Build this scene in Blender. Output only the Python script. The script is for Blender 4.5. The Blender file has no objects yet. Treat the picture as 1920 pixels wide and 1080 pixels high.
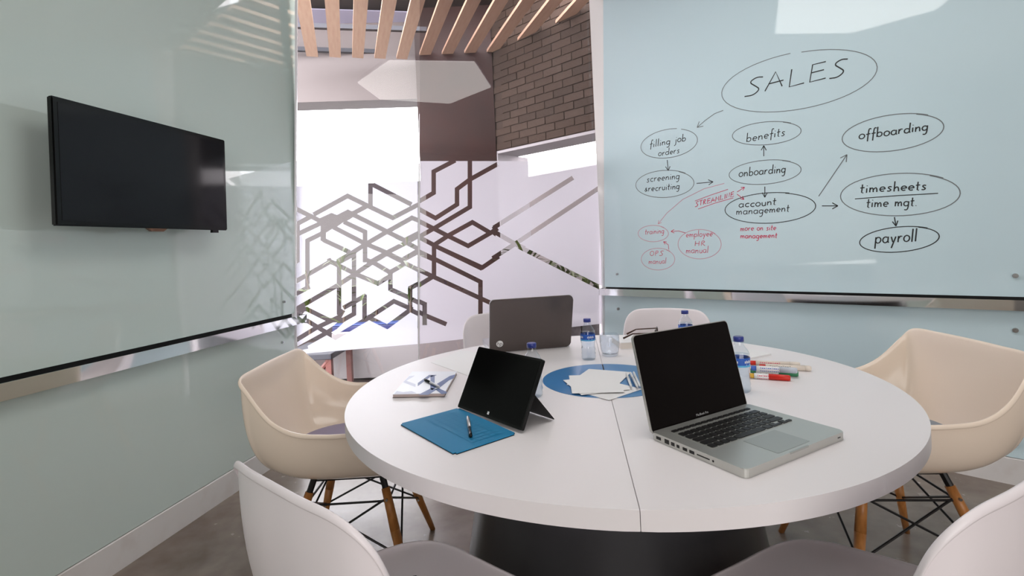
import bpy, bmesh, math, random
from mathutils import Vector, Matrix
from mathutils.geometry import delaunay_2d_cdt
random.seed(7)
S = bpy.context.scene
C = S.collection
PI = math.pi

# ------------------------------------------------------------------ camera
F, HZ, ROLL, EYE = 928.0, 468.0, -0.045, 1.17
cr, sr = math.cos(ROLL), math.sin(ROLL)
cam_d = bpy.data.cameras.new('camera'); cam = bpy.data.objects.new('camera', cam_d); C.objects.link(cam)
cam_d.sensor_width = 36; cam_d.lens = 36 * F / 1920; cam_d.shift_y = (HZ - 540) / 1920
cam_d.clip_start = 0.02; cam_d.clip_end = 200
cam.matrix_world = Matrix(((cr, -sr, 0, 0), (0, 0, -1, 0), (sr, cr, 0, EYE), (0, 0, 0, 1)))
S.camera = cam
# ------------------------------------------------------------------ world and lights
w = bpy.data.worlds.new('world'); S.world = w; w.use_nodes = True
bg = w.node_tree.nodes['Background']; bg.inputs[0].default_value = (0.95, 0.97, 1.0, 1); bg.inputs[1].default_value = 10.0
S.view_settings.view_transform = 'Standard'; S.view_settings.look = 'None'
S.view_settings.exposure = 0.2; S.view_settings.gamma = 1.0; S.view_settings.use_curve_mapping = False

def area(name, loc, target, sx, sy, power, col=(1, 1, 1)):
    l = bpy.data.lights.new(name, 'AREA'); l.shape = 'RECTANGLE'; l.size = sx; l.size_y = sy; l.energy = power; l.color = col
    o = bpy.data.objects.new(name, l); C.objects.link(o); o.location = loc
    o.rotation_euler = (Vector(target) - Vector(loc)).to_track_quat('-Z', 'Y').to_euler()
    return o
# added fill light behind the camera to brighten the room; rear wall is closed
area('rear_fill', (0.6, -2.0, 1.45), (0.2, 2.5, 1.1), 3.0, 1.6, 50, (1, 0.97, 0.95))

# ------------------------------------------------------------------ projection onto real surfaces
def ray(x, y):
    a, b = (x - 960) / F, -(y - HZ) / F
    return Vector((cr * a - sr * b, 1.0, sr * a + cr * b))
E0 = Vector((0, 0, EYE))
def onz(x, y, z):
    d = ray(x, y); return E0 + d * ((z - EYE) / d.z)
def onp(x, y, P, n):
    d = ray(x, y); return E0 + d * ((Vector(P) - E0).dot(n) / d.dot(n))

# ------------------------------------------------------------------ materials
MT = {}
def mat(name, col, rough=0.5, metal=0.0, spec=0.5, coat=0.0, emit=None, es=0.0, trans=0.0, ior=1.45, noise=None, bump=None):
    m = bpy.data.materials.new(name); m.use_nodes = True
    nt = m.node_tree; b = nt.nodes['Principled BSDF']
    b.inputs['Base Color'].default_value = (*col, 1); b.inputs['Roughness'].default_value = rough
    b.inputs['Metallic'].default_value = metal; b.inputs['Specular IOR Level'].default_value = spec
    b.inputs['Coat Weight'].default_value = coat; b.inputs['Coat Roughness'].default_value = 0.03
    b.inputs['Transmission Weight'].default_value = trans; b.inputs['IOR'].default_value = ior
    if emit: b.inputs['Emission Color'].default_value = (*emit, 1); b.inputs['Emission Strength'].default_value = es
    if noise or bump:
        tc = nt.nodes.new('ShaderNodeTexCoord'); mp = nt.nodes.new('ShaderNodeMapping')
        nt.links.new(tc.outputs['Object'], mp.inputs['Vector'])
        n = nt.nodes.new('ShaderNodeTexNoise'); nt.links.new(mp.outputs[0], n.inputs['Vector'])
        if noise:
            c2, scale, stretch, lo, hi = noise
            mp.inputs['Scale'].default_value = stretch; n.inputs['Scale'].default_value = scale; n.inputs['Detail'].default_value = 8
            r = nt.nodes.new('ShaderNodeValToRGB'); r.color_ramp.elements[0].position = lo; r.color_ramp.elements[1].position = hi
            r.color_ramp.elements[0].color = (*col, 1); r.color_ramp.elements[1].color = (*c2, 1)
            nt.links.new(n.outputs[0], r.inputs[0]); nt.links.new(r.outputs[0], b.inputs['Base Color'])
        if bump:
            n2 = nt.nodes.new('ShaderNodeTexNoise'); n2.inputs['Scale'].default_value = bump[0]; n2.inputs['Detail'].default_value = 6
            nt.links.new(tc.outputs['Object'], n2.inputs['Vector'])
            bp = nt.nodes.new('ShaderNodeBump'); bp.inputs['Strength'].default_value = bump[1]; bp.inputs['Distance'].default_value = 0.01
            nt.links.new(n2.outputs[0], bp.inputs['Height']); nt.links.new(bp.outputs[0], b.inputs['Normal'])
    MT[name] = m; return m
def sheet_glass(name, tint, refl=1.0):
    m = bpy.data.materials.new(name); m.use_nodes = True; nt = m.node_tree; nt.nodes.clear()
    o = nt.nodes.new('ShaderNodeOutputMaterial'); mx = nt.nodes.new('ShaderNodeMixShader')
    t = nt.nodes.new('ShaderNodeBsdfTransparent'); t.inputs[0].default_value = (*tint, 1)
    g = nt.nodes.new('ShaderNodeBsdfGlossy'); g.inputs['Roughness'].default_value = 0.0
    f = nt.nodes.new('ShaderNodeFresnel'); f.inputs[0].default_value = 1.5
    k = nt.nodes.new('ShaderNodeMath'); k.operation = 'MULTIPLY'; k.inputs[1].default_value = refl
    ge = nt.nodes.new('ShaderNodeNewGeometry'); iv = nt.nodes.new('ShaderNodeMath'); iv.operation = 'SUBTRACT'; iv.inputs[0].default_value = 1.0
    m2 = nt.nodes.new('ShaderNodeMath'); m2.operation = 'MULTIPLY'; m2.use_clamp = True
    nt.links.new(ge.outputs['Backfacing'], iv.inputs[1]); nt.links.new(f.outputs[0], k.inputs[0])
    nt.links.new(k.outputs[0], m2.inputs[0]); nt.links.new(iv.outputs[0], m2.inputs[1]); nt.links.new(m2.outputs[0], mx.inputs[0])
    nt.links.new(t.outputs[0], mx.inputs[1]); nt.links.new(g.outputs[0], mx.inputs[2]); nt.links.new(mx.outputs[0], o.inputs[0])
    MT[name] = m; return m
def film_mat():
    m = bpy.data.materials.new('frosted_film'); m.use_nodes = True; nt = m.node_tree; nt.nodes.clear()
    o = nt.nodes.new('ShaderNodeOutputMaterial')
    tl = nt.nodes.new('ShaderNodeBsdfTranslucent'); tl.inputs[0].default_value = (0.78, 0.78, 0.87, 1)
    df = nt.nodes.new('ShaderNodeBsdfDiffuse'); df.inputs[0].default_value = (0.86, 0.84, 0.87, 1)
    tp = nt.nodes.new('ShaderNodeBsdfTransparent')
    a = nt.nodes.new('ShaderNodeMixShader'); a.inputs[0].default_value = 0.38
    b = nt.nodes.new('ShaderNodeMixShader'); b.inputs[0].default_value = 0.14
    nt.links.new(tl.outputs[0], a.inputs[1]); nt.links.new(df.outputs[0], a.inputs[2])
    nt.links.new(a.outputs[0], b.inputs[1]); nt.links.new(tp.outputs[0], b.inputs[2]); nt.links.new(b.outputs[0], o.inputs[0])
    MT['frosted_film'] = m
film_mat()
sheet_glass('pane_clear', (0.97, 0.96, 0.97), 2.0)
sheet_glass('pane_tinted', (0.82, 0.78, 0.785), 1.9)
sheet_glass('thin_plastic', (0.93, 0.955, 0.98), 1.8)
mat('teal_glass_left', (0.55, 0.64, 0.60), 0.035, spec=0.6, coat=0.6)
mat('teal_glass_right', (0.60, 0.75, 0.80), 0.035, spec=0.6, coat=0.6)
mat('white_paint', (0.80, 0.78, 0.77), 0.5)
mat('rear_paint', (0.52, 0.48, 0.46), 0.6)
mat('white_frame', (0.88, 0.87, 0.90), 0.3)
mat('baseboard_paint', (0.66, 0.64, 0.62), 0.35, noise=((0.60, 0.56, 0.53), 9, (1, 1, 1), 0.5, 0.75))
mat('chrome', (0.86, 0.86, 0.86), 0.06, metal=1.0)
mat('brushed_steel', (0.45, 0.45, 0.45), 0.25, metal=1.0)
mat('gap_black', (0.006, 0.006, 0.006), 0.6)  # black of the table seam, also the shade painted into the tray gaps
mat('tv_black', (0.004, 0.004, 0.004), 0.15, spec=0.3)
mat('tv_screen', (0.006, 0.006, 0.008), 0.08, spec=0.3)
mat('bronze_tab', (0.16, 0.08, 0.05), 0.3, metal=0.6)
mat('table_white', (0.83, 0.79, 0.80), 0.33, spec=0.4)
mat('table_edge', (0.72, 0.66, 0.67), 0.4)
mat('inlay_blue', (0.045, 0.20, 0.45), 0.28, spec=0.5)
mat('pedestal_grey', (0.045, 0.045, 0.05), 0.30, metal=0.4)
mat('shell_cream', (0.88, 0.745, 0.62), 0.16, spec=0.5)
mat('shell_white', (0.85, 0.79, 0.81), 0.30, spec=0.5)
mat('pad_purple', (0.30, 0.26, 0.35), 0.9); mat('pad_grey', (0.30, 0.33, 0.37), 0.9)
mat('leg_wood', (0.42, 0.16, 0.04), 0.38, noise=((0.54, 0.235, 0.07), 14, (6, 6, 0.7), 0.35, 0.7))
mat('wire_black', (0.01, 0.008, 0.008), 0.35, metal=0.3)
mat('aluminium', (0.56, 0.56, 0.53), 0.34, metal=0.75)
mat('key_black', (0.008, 0.007, 0.007), 0.42)
mat('laptop_screen', (0.003, 0.002, 0.002), 0.02, spec=0.16)
mat('screen_matte', (0.003, 0.003, 0.003), 0.15, spec=0.15)
mat('trackpad_grey', (0.42, 0.43, 0.41), 0.32, metal=0.6)
mat('glyph_grey', (0.45, 0.45, 0.45), 0.5)
mat('glyph_white', (0.8, 0.8, 0.8), 0.5)
mat('lid_taupe', (0.12, 0.10, 0.095), 0.22, metal=0.65)
mat('silver_plastic', (0.5, 0.5, 0.52), 0.3, metal=0.7)
mat('cover_blue', (0.006, 0.20, 0.40), 0.62)
mat('cover_print', (0.009, 0.212, 0.415), 0.6)
mat('paper_white', (0.84, 0.83, 0.83), 0.6); mat('paper_cream', (0.72, 0.66, 0.60), 0.6)
mat('card_blue', (0.05, 0.2, 0.45), 0.6)
mat('print_blue', (0.10, 0.15, 0.33), 0.4); mat('print_pale', (0.62, 0.65, 0.78), 0.4)
mat('notebook_cover', (0.83, 0.86, 0.93), 0.3); mat('notebook_edge', (0.50, 0.40, 0.38), 0.5)
mat('cap_blue', (0.02, 0.035, 0.22), 0.3)
mat('label_blue', (0.02, 0.10, 0.45), 0.35); mat('label_cyan', (0.10, 0.42, 0.70), 0.35)
sheet_glass('water', (0.93, 0.96, 0.985), 0.7)
mat('clear_glass', (1, 1, 1), 0.0, trans=1.0, ior=1.45)
mat('ink_black', (0.02, 0.022, 0.025), 0.5); mat('ink_grey', (0.16, 0.18, 0.19), 0.5)
mat('ink_red', (0.62, 0.06, 0.13), 0.5); mat('ink_pink', (0.62, 0.28, 0.36), 0.5)
mat('spectacle_brown', (0.05, 0.02, 0.012), 0.2)
mat('red_plastic', (0.62, 0.02, 0.01), 0.3); mat('green_plastic', (0.05, 0.25, 0.12), 0.35); mat('blue_plastic', (0.05, 0.13, 0.5), 0.35)
mat('marker_cream', (0.74, 0.66, 0.58), 0.4); mat('marker_white', (0.8, 0.8, 0.8), 0.35); mat('marker_silver', (0.5, 0.55, 0.62), 0.35); mat('marker_yellow', (0.6, 0.35, 0.03), 0.4)
mat('lamp_panel', (0.9, 0.9, 0.9), 0.5, emit=(1, 0.965, 0.93), es=3.4)
mat('slat_wood', (0.50, 0.31, 0.21), 0.55, noise=((0.58, 0.39, 0.28), 6, (8, 1, 8), 0.3, 0.7))
mat('dark_roof', (0.018, 0.011, 0.010), 0.7)
mat('lavender_panel', (0.18, 0.17, 0.23), 0.5, emit=(0.60, 0.56, 0.74), es=0.25)  # emission puts the sky light behind the panels into their colour
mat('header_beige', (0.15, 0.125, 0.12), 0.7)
mat('brick_brown', (0.21, 0.14, 0.115), 0.8, noise=((0.14, 0.09, 0.075), 5, (1, 1, 1), 0.35, 0.65), bump=(60, 0.5))
mat('column_brown', (0.035, 0.010, 0.007), 0.55, noise=((0.022, 0.007, 0.005), 3, (1, 1, 1), 0.35, 0.65))
mat('fence_brown', (0.035, 0.025, 0.027), 0.8)
mat('mortar', (0.05, 0.034, 0.026), 0.9)
mat('reveal_white', (0.42, 0.41, 0.43), 0.6)
mat('planter_grey', (0.26, 0.235, 0.235), 0.7)
mat('soil', (0.02, 0.015, 0.01), 0.9); mat('deck_brown', (0.03, 0.016, 0.014), 0.6)
mat('leaf_green', (0.02, 0.035, 0.004), 0.45, noise=((0.07, 0.095, 0.012), 20, (1, 1, 1), 0.35, 0.7))
mat('stem_brown', (0.09, 0.06, 0.045), 0.8)
mat('stone_grey', (0.07, 0.065, 0.07), 0.7, noise=((0.13, 0.12, 0.125), 18, (1, 1, 1), 0.4, 0.6))
mat('trough_blue', (0.006, 0.01, 0.09), 0.3); mat('trough_rim_blue', (0.03, 0.06, 0.22), 0.3)
mat('furniture_dark', (0.03, 0.03, 0.04), 0.5); mat('furniture_red', (0.16, 0.05, 0.04), 0.5)
def concrete():
    m = bpy.data.materials.new('polished_concrete'); m.use_nodes = True; nt = m.node_tree; b = nt.nodes['Principled BSDF']
    tc = nt.nodes.new('ShaderNodeTexCoord')
    n1 = nt.nodes.new('ShaderNodeTexNoise'); n1.inputs['Scale'].default_value = 2.6; n1.inputs['Detail'].default_value = 10; n1.inputs['Distortion'].default_value = 0.8
    n2 = nt.nodes.new('ShaderNodeTexNoise'); n2.inputs['Scale'].default_value = 11; n2.inputs['Detail'].default_value = 8
    r = nt.nodes.new('ShaderNodeValToRGB'); e = r.color_ramp.elements
    e[0].position = 0.30; e[0].color = (0.135, 0.098, 0.074, 1); e[1].position = 0.74; e[1].color = (0.29, 0.24, 0.20, 1)
    mx = nt.nodes.new('ShaderNodeMath'); mx.operation = 'MULTIPLY_ADD'; mx.inputs[1].default_value = 0.35
    for n in (n1, n2): nt.links.new(tc.outputs['Object'], n.inputs['Vector'])
    s = nt.nodes.new('ShaderNodeMath'); s.operation = 'MULTIPLY'; s.inputs[1].default_value = 0.68
    nt.links.new(n1.outputs[0], s.inputs[0]); nt.links.new(n2.outputs[0], mx.inputs[0]); nt.links.new(s.outputs[0], mx.inputs[2])
    nt.links.new(mx.outputs[0], r.inputs[0]); nt.links.new(r.outputs[0], b.inputs['Base Color'])
    rr = nt.nodes.new('ShaderNodeMapRange'); rr.inputs['To Min'].default_value = 0.18; rr.inputs['To Max'].default_value = 0.32
    nt.links.new(n2.outputs[0], rr.inputs[0]); nt.links.new(rr.outputs[0], b.inputs['Roughness'])
    bp = nt.nodes.new('ShaderNodeBump'); bp.inputs['Strength'].default_value = 0.05; bp.inputs['Distance'].default_value = 0.01
    nt.links.new(n1.outputs[0], bp.inputs['Height']); nt.links.new(bp.outputs[0], b.inputs['Normal'])
    MT['polished_concrete'] = m
concrete()

# ------------------------------------------------------------------ object helpers
def obj(name, bm, m, parent=None, loc=None, smooth=False, mw=None):
    me = bpy.data.meshes.new(name)
    bmesh.ops.recalc_face_normals(bm, faces=bm.faces)
    bm.to_mesh(me); bm.free()
    if smooth:
        for p in me.polygons: p.use_smooth = True
    me.materials.append(MT[m]); o = bpy.data.objects.new(name, me); C.objects.link(o)
    if parent: o.parent = parent
    if loc: o.location = loc
    if mw is not None: o.matrix_world = mw
    return o
def tag(o, label, cat, group=None):
    o['label'] = label; o['category'] = cat
    if group: o['group'] = group
    return o
def struct(o): o['kind'] = 'structure'; return o
def thing(name, label, cat, mw, group=None):
    o = bpy.data.objects.new(name, None); C.objects.link(o); o.matrix_world = mw; o.empty_display_size = 0.05
    return tag(o, label, cat, group)
def frame(p, ang=0.0): return Matrix.Translation(Vector(p)) @ Matrix.Rotation(ang, 4, 'Z')
def BM(): return bmesh.new()
def box(bm, a, b, M=None, bev=0.0):
    c = [(a[i] + b[i]) / 2 for i in range(3)]; s = [abs(b[i] - a[i]) for i in range(3)]
    r = bmesh.ops.create_cube(bm, size=1.0, matrix=Matrix.Translation(c) @ Matrix.Diagonal((*s, 1)))
    vs = r['verts']
    if bev > 0:
        es = list({e for v in vs for e in v.link_edges})
        g = bmesh.ops.bevel(bm, geom=es, offset=bev, segments=2, affect='EDGES', profile=0.5); vs = [v for v in g['verts']]
    if M is not None: bmesh.ops.transform(bm, matrix=M, verts=list(set(vs)))
    return bm
def rbox(bm, w_, d, h, r, z0=0.0, cx=0.0, cy=0.0, M=None, n=5):
    """slab with rounded vertical corners"""
    pts = []
    for (sx, sy, a0) in ((1, 1, 0), (-1, 1, 90), (-1, -1, 180), (1, -1, 270)):
        for k in range(n + 1):
            a = math.radians(a0 + 90 * k / n)
            pts.append((cx + sx * (w_ / 2 - r) + r * math.cos(a), cy + sy * (d / 2 - r) + r * math.sin(a)))
    return prism(bm, [Vector((x, y, z0)) for x, y in pts], Vector((0, 0, h)), M)
def prism(bm, pts, ext, M=None):
    a = [bm.verts.new(M @ Vector(p) if M else Vector(p)) for p in pts]
    b = [bm.verts.new(M @ (Vector(p) + ext) if M else Vector(p) + ext) for p in pts]
    bm.faces.new(a); bm.faces.new(b[::-1])
    for i in range(len(a)):
        j = (i + 1) % len(a); bm.faces.new((a[i], b[i], b[j], a[j]))
    return bm
def poly(bm, pts):
    bm.faces.new([bm.verts.new(p) for p in pts]); return bm
def tube(bm, p, q, r0, r1=None, n=10):
    p, q = Vector(p), Vector(q); r1 = r0 if r1 is None else r1
    d = (q - p).normalized(); u = d.orthogonal().normalized(); v = d.cross(u)
    A = [bm.verts.new(p + (u * math.cos(2 * PI * k / n) + v * math.sin(2 * PI * k / n)) * r0) for k in range(n)]
    B = [bm.verts.new(q + (u * math.cos(2 * PI * k / n) + v * math.sin(2 * PI * k / n)) * r1) for k in range(n)]
    for k in range(n): bm.faces.new((A[k], A[(k + 1) % n], B[(k + 1) % n], B[k]))
    bm.faces.new(A[::-1]); bm.faces.new(B); return bm
def lathe(bm, prof, n=32, M=None, closed=False):
    rings = []
    for r, z in prof:
        if r < 1e-6: rings.append([bm.verts.new((0, 0, z))])
        else: rings.append([bm.verts.new((r * math.cos(2 * PI * k / n), r * math.sin(2 * PI * k / n), z)) for k in range(n)])
    for a, b in zip(rings, rings[1:] + ([rings[0]] if closed else [])):
        for k in range(n):
            j = (k + 1) % n
            if len(a) == 1 and len(b) == 1: break
            if len(a) == 1: bm.faces.new((a[0], b[j], b[k]))
            elif len(b) == 1: bm.faces.new((a[k], a[j], b[0]))
            else: bm.faces.new((a[k], a[j], b[j], b[k]))
    if M: bmesh.ops.transform(bm, matrix=M, verts=bm.verts)
    return bm
def text_obj(s, size, m, parent, mw, name='lettering'):
    cu = bpy.data.curves.new('t', 'FONT'); cu.body = s; cu.size = size; cu.align_x = 'CENTER'; cu.align_y = 'CENTER'; cu.resolution_u = 3
    t = bpy.data.objects.new('t', cu); C.objects.link(t)
    dg = bpy.context.evaluated_depsgraph_get(); me = bpy.data.meshes.new_from_object(t.evaluated_get(dg))
    bpy.data.objects.remove(t); me.name = name; me.materials.clear(); me.materials.append(MT[m])
    o = bpy.data.objects.new(name, me); C.objects.link(o); o.parent = parent; o.matrix_local = mw
    return o

# ------------------------------------------------------------------ room shell
def V2(x, y, z=0): return Vector((x, y, z))
ld = V2(0.1795, 0.98376).normalized(); ln = V2(ld.y, -ld.x)            # left wall: direction, normal into the room
LP = V2(-1.4148, 2.9028)
LA = LP + ld * 0.215                                                     # far end of the left wall
rd = V2(-0.7157, 0.6984).normalized(); rn = V2(-rd.y, -rd.x).normalized()
if rn.dot(V2(-1, -1)) < 0: rn = -rn
rn = V2(-rd.y, rd.x); rn = rn if rn.y < 0 else -rn
RP = V2(2.152, 2.357)
RB = RP + rd * 2.06                                                      # far end of the right wall
CEIL = 3.12
Lback = LP - ld * 5.2
Rback = RP - rd * 1.9
wn = (RB - LA); wn = V2(wn.y, -wn.x).normalized(); wd = (RB - LA).normalized()   # window: normal into the room
corners = [LA, RB, Rback, V2(Rback.x, -2.2), V2(Lback.x, -2.2)]
def slab(name, a, b, z0, z1, m, n, th, off=0.0):
    bm = BM(); o_ = n * off
    prism(bm, [a + o_ + V2(0, 0, z0), b + o_ + V2(0, 0, z0), b + o_ + V2(0, 0, z1), a + o_ + V2(0, 0, z1)], -n * th)
    return struct(obj(name, bm, m))
bm = BM(); prism(bm, [c + V2(0, 0, -0.1) for c in corners], V2(0, 0, 0.1)); struct(obj('floor', bm, 'polished_concrete'))
bm = BM(); prism(bm, [c + V2(0, 0, CEIL) for c in corners], V2(0, 0, 0.12)); struct(obj('ceiling', bm, 'white_paint'))
slab('wall_left', LA, Lback, 0, CEIL, 'white_paint', ln, 0.12)
slab('wall_right', RB, Rback, 0, CEIL, 'white_paint', rn, 0.12)
slab('wall_rear', corners[4], corners[3], 0, CEIL, 'rear_paint', V2(0, 1), 0.1)
slab('wall_side', corners[3], Rback, 0, CEIL, 'rear_paint', V2(-1, 0), 0.1)

# wall cladding: glass panels traced where they sit on their wall plane
def lplane(x, y, off): return onp(x, y, LP + ln * off, ln)
def rplane(x, y, off): return onp(x, y, RP + rn * off, rn)
def quad_slab(name, pts, n, th, m, parent=None, bev=0.0):
    bm = BM(); prism(bm, pts, -n * th)
    if bev: bmesh.ops.bevel(bm, geom=bm.edges[:], offset=bev, segments=1, affect='EDGES')
    return obj(name, bm, m, parent)
def at_back(P, z=None):   # extend a left-wall point back past the camera
    return Vector((Lback.x, Lback.y, z)) + V2(0, 0, 0)
OFF = 0.024
# left upper panel
ub = lplane(552, 589, OFF); ut = lplane(554, -20, OFF)
zr = 0.846
def lw(s, z, off): return LP + ld * s + ln * off + V2(0, 0, z)
def rw(s, z, off): return RP + rd * s + rn * off + V2(0, 0, z)
sL = (lplane(552, 640, OFF) - LP).dot(ld); sLt = (lplane(554, 0, OFF) - LP).dot(ld)
slope = (sLt - sL) / (lplane(554, 0, OFF).z - lplane(552, 640, OFF).z)
def lend(z): return sL + slope * (z - lplane(552, 640, OFF).z)
pu = thing('glass_board', 'pale green back-painted glass wall board behind the television', 'glass board', frame(lw(-1.5, zr + .03, 0)))
o = quad_slab('glass_sheet', [lw(lend(.838), .838, OFF), lw(lend(CEIL - .02), CEIL - .02, OFF), lw(-5.1, CEIL - .02, OFF), lw(-5.1, .838, OFF)], ln, 0.014, 'teal_glass_left'); o.parent = pu; o.matrix_parent_inverse = pu.matrix_world.inverted()
pl = thing('glass_board', 'pale green glass wall panel below the left chrome tray, reaching the baseboard', 'glass board', frame(lw(-1.5, 0.12, 0)))
o = quad_slab('glass_sheet', [lw(lend(.125), .125, OFF), lw(lend(.80), .80, OFF), lw(-5.1, .80, OFF), lw(-5.1, .125, OFF)], ln, 0.014, 'teal_glass_left'); o.parent = pl; o.matrix_parent_inverse = pl.matrix_world.inverted()
quad_slab('gap_shade_strip', [lw(lend(.78), .78, .006), lw(lend(.86), .86, .006), lw(-5.1, .86, .006), lw(-5.1, .78, .006)], ln, 0.005, 'gap_black')  # black strip painted in for the shadow between upper board and tray
struct(bpy.data.objects['gap_shade_strip']); bpy.data.objects['gap_shade_strip'].name = 'gap_shade_left'
def adopt(o, p): o.parent = p; o.matrix_parent_inverse = p.matrix_world.inverted(); return o
def pin(P, n, parent, r=0.011):
    bm = BM(); tube(bm, P, P + n * 0.012, r, r * .9, 16); tube(bm, P + n * 0.012, P + n * 0.015, r * .5, r * .45, 12)
    return adopt(obj('mounting_pin', bm, 'brushed_steel'), parent)
pin(lplane(531, 566, OFF), ln, pu, .008); pin(lplane(528, 642, OFF), ln, pl, .008)
# right panels
sR = (rplane(1134, 620, OFF) - RP).dot(rd); sRt = (rplane(1131, 0, OFF) - RP).dot(rd)
slr = (sRt - sR) / (rplane(1131, 0, OFF).z - rplane(1134, 620, OFF).z)
def rend(z): return sR + slr * (z - rplane(1134, 620, OFF).z)
wb = thing('glass_whiteboard', 'pale blue glass whiteboard with a handwritten sales process diagram', 'whiteboard', frame(rw(0.6, zr + .01, 0)))
adopt(quad_slab('glass_sheet', [rw(rend(zr + .01), zr + .01, OFF), rw(rend(CEIL - .02), CEIL - .02, OFF), rw(-1.85, CEIL - .02, OFF), rw(-1.85, zr + .01, OFF)], rn, 0.014, 'teal_glass_right'), wb)
pr = thing('glass_board', 'pale blue glass wall panel below the whiteboard and its tray', 'glass board', frame(rw(0.6, 0.12, 0)))
adopt(quad_slab('glass_sheet', [rw(rend(.125), .125, OFF), rw(rend(.80), .80, OFF), rw(-1.85, .80, OFF), rw(-1.85, .125, OFF)], rn, 0.014, 'teal_glass_right'), pr)
struct(quad_slab('gap_shade_right', [rw(rend(.78), .78, .006), rw(rend(.9), .9, .006), rw(-1.85, .9, .006), rw(-1.85, .78, .006)], rn, 0.005, 'gap_black'))  # same painted shadow strip, in the gap below the whiteboard
pin(rplane(1158, 514, OFF), rn, wb, .009); pin(rplane(1904, 517, OFF), rn, wb)
for q in ((1160, 579), (1904, 619), (1904, 831)): pin(rplane(*q, OFF), rn, pr)
# baseboards
bh = 0.118
bm = BM(); prism(bm, [lw(lend(0), 0, .0), lw(lend(0), 0, .028), lw(lend(0), bh, .028), lw(lend(0), bh + .004, .024), lw(lend(0), bh + .004, 0)], -ld * 5.0); struct(obj('baseboard_left', bm, 'baseboard_paint'))
bm = BM(); prism(bm, [rw(rend(0), 0, .0), rw(rend(0), 0, .028), rw(rend(0), bh, .028), rw(rend(0), bh + .004, .024), rw(rend(0), bh + .004, 0)], -rd * 3.7); struct(obj('baseboard_right', bm, 'baseboard_paint'))
# chrome trays
def tray(label, tl, tr, bl, br, P, n, lefty):
    d = 0.055
    pts = [onp(*q, P + n * (d + OFF), n) for q in (tl, tr, br, bl)]
    if lefty:    # stretch back past the frame along the rail
        e = (pts[1] - pts[0]); pts[0] = pts[0] - e * 1.2; e2 = pts[2] - pts[3]; pts[3] = pts[3] - e2 * 1.2
    else:
        e = (pts[1] - pts[0]); pts[1] = pts[1] + e * .5; e2 = pts[2] - pts[3]; pts[2] = pts[2] + e2 * .5
    t = thing('pen_tray', label, 'tray', frame(pts[3]))
    adopt(quad_slab('front_lip', pts, n, 0.004, 'chrome'), t)
    a, b = pts[3] + V2(0, 0, .006), pts[2] + V2(0, 0, .006)
    bm = BM(); prism(bm, [a - n * .004, b - n * .004, b - n * (d - .004), a - n * (d - .004)], V2(0, 0, .004)); adopt(obj('tray_shelf', bm, 'chrome'), t)
    bm = BM(); prism(bm, [pts[0] - n * .004 - V2(0, 0, .002), pts[1] - n * .004 - V2(0, 0, .002), pts[1] - n * .018 - V2(0, 0, .002), pts[0] - n * .018 - V2(0, 0, .002)], V2(0, 0, -.003)); adopt(obj('folded_edge', bm, 'chrome'), t)
    e = pts[1 if lefty else 0]; f = pts[2 if lefty else 3]
    bm = BM(); prism(bm, [e, f, f - n * d, e - n * d], (pts[0] - pts[1]).normalized() * .004 * (1 if lefty else -1)); adopt(obj('end_cap', bm, 'chrome'), t)
    return t
tray('long chrome pen tray along the left glass wall under the television', (0, 720), (575, 589), (0, 754), (575, 604), LP, ln, True)
tray('long chrome pen tray under the glass whiteboard on the right', (1123, 541), (1920, 563.3), (1123, 553.5), (1920, 583.5), RP, rn, False)

# ------------------------------------------------------------------ window wall
def wp(x, y, off=0.0): return onp(x, y, LA + wn * off, wn)
def wedge(x0, x1, off, z0=0.0, z1=CEIL):
    """vertical strip of the window plane between two picture columns, from z0 to z1"""
    out = []
    for (x, z) in ((x0, z0), (x0, z1), (x1, z1), (x1, z0)):
        # find height on the column line
        p0, p1 = wp(x[0], 0, off), wp(x[1], 640, off)
        t = (z - p1.z) / (p0.z - p1.z); out.append(p1 + (p0 - p1) * t)
    return out
Lx, Mx, Rx = (557, 554.5), (787.5, 785), (1127, 1130)
for i, (a, b, m) in enumerate(((Lx, Mx, 'pane_clear'), (Mx, Rx, 'pane_tinted'))):
    bm = BM(); prism(bm, wedge(a, b, 0), -wn * .010); struct(obj('window_%d' % (i + 1), bm, m))
bm = BM(); prism(bm, wedge((553, 551), Lx, .02), -wn * .05); struct(obj('trim_3', bm, 'white_frame'))
bm = BM(); prism(bm, wedge(Rx, (1134, 1137), .02), -wn * .05); struct(obj('trim_4', bm, 'white_frame'))

bm = BM(); prism(bm, [v + wn * .0004 for v in wedge((785.4, 784.0), (787.9, 786.5), 0.0, 0.0, 1.785)], wn * .0008); struct(obj('trim_5', bm, 'white_frame'))
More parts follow.
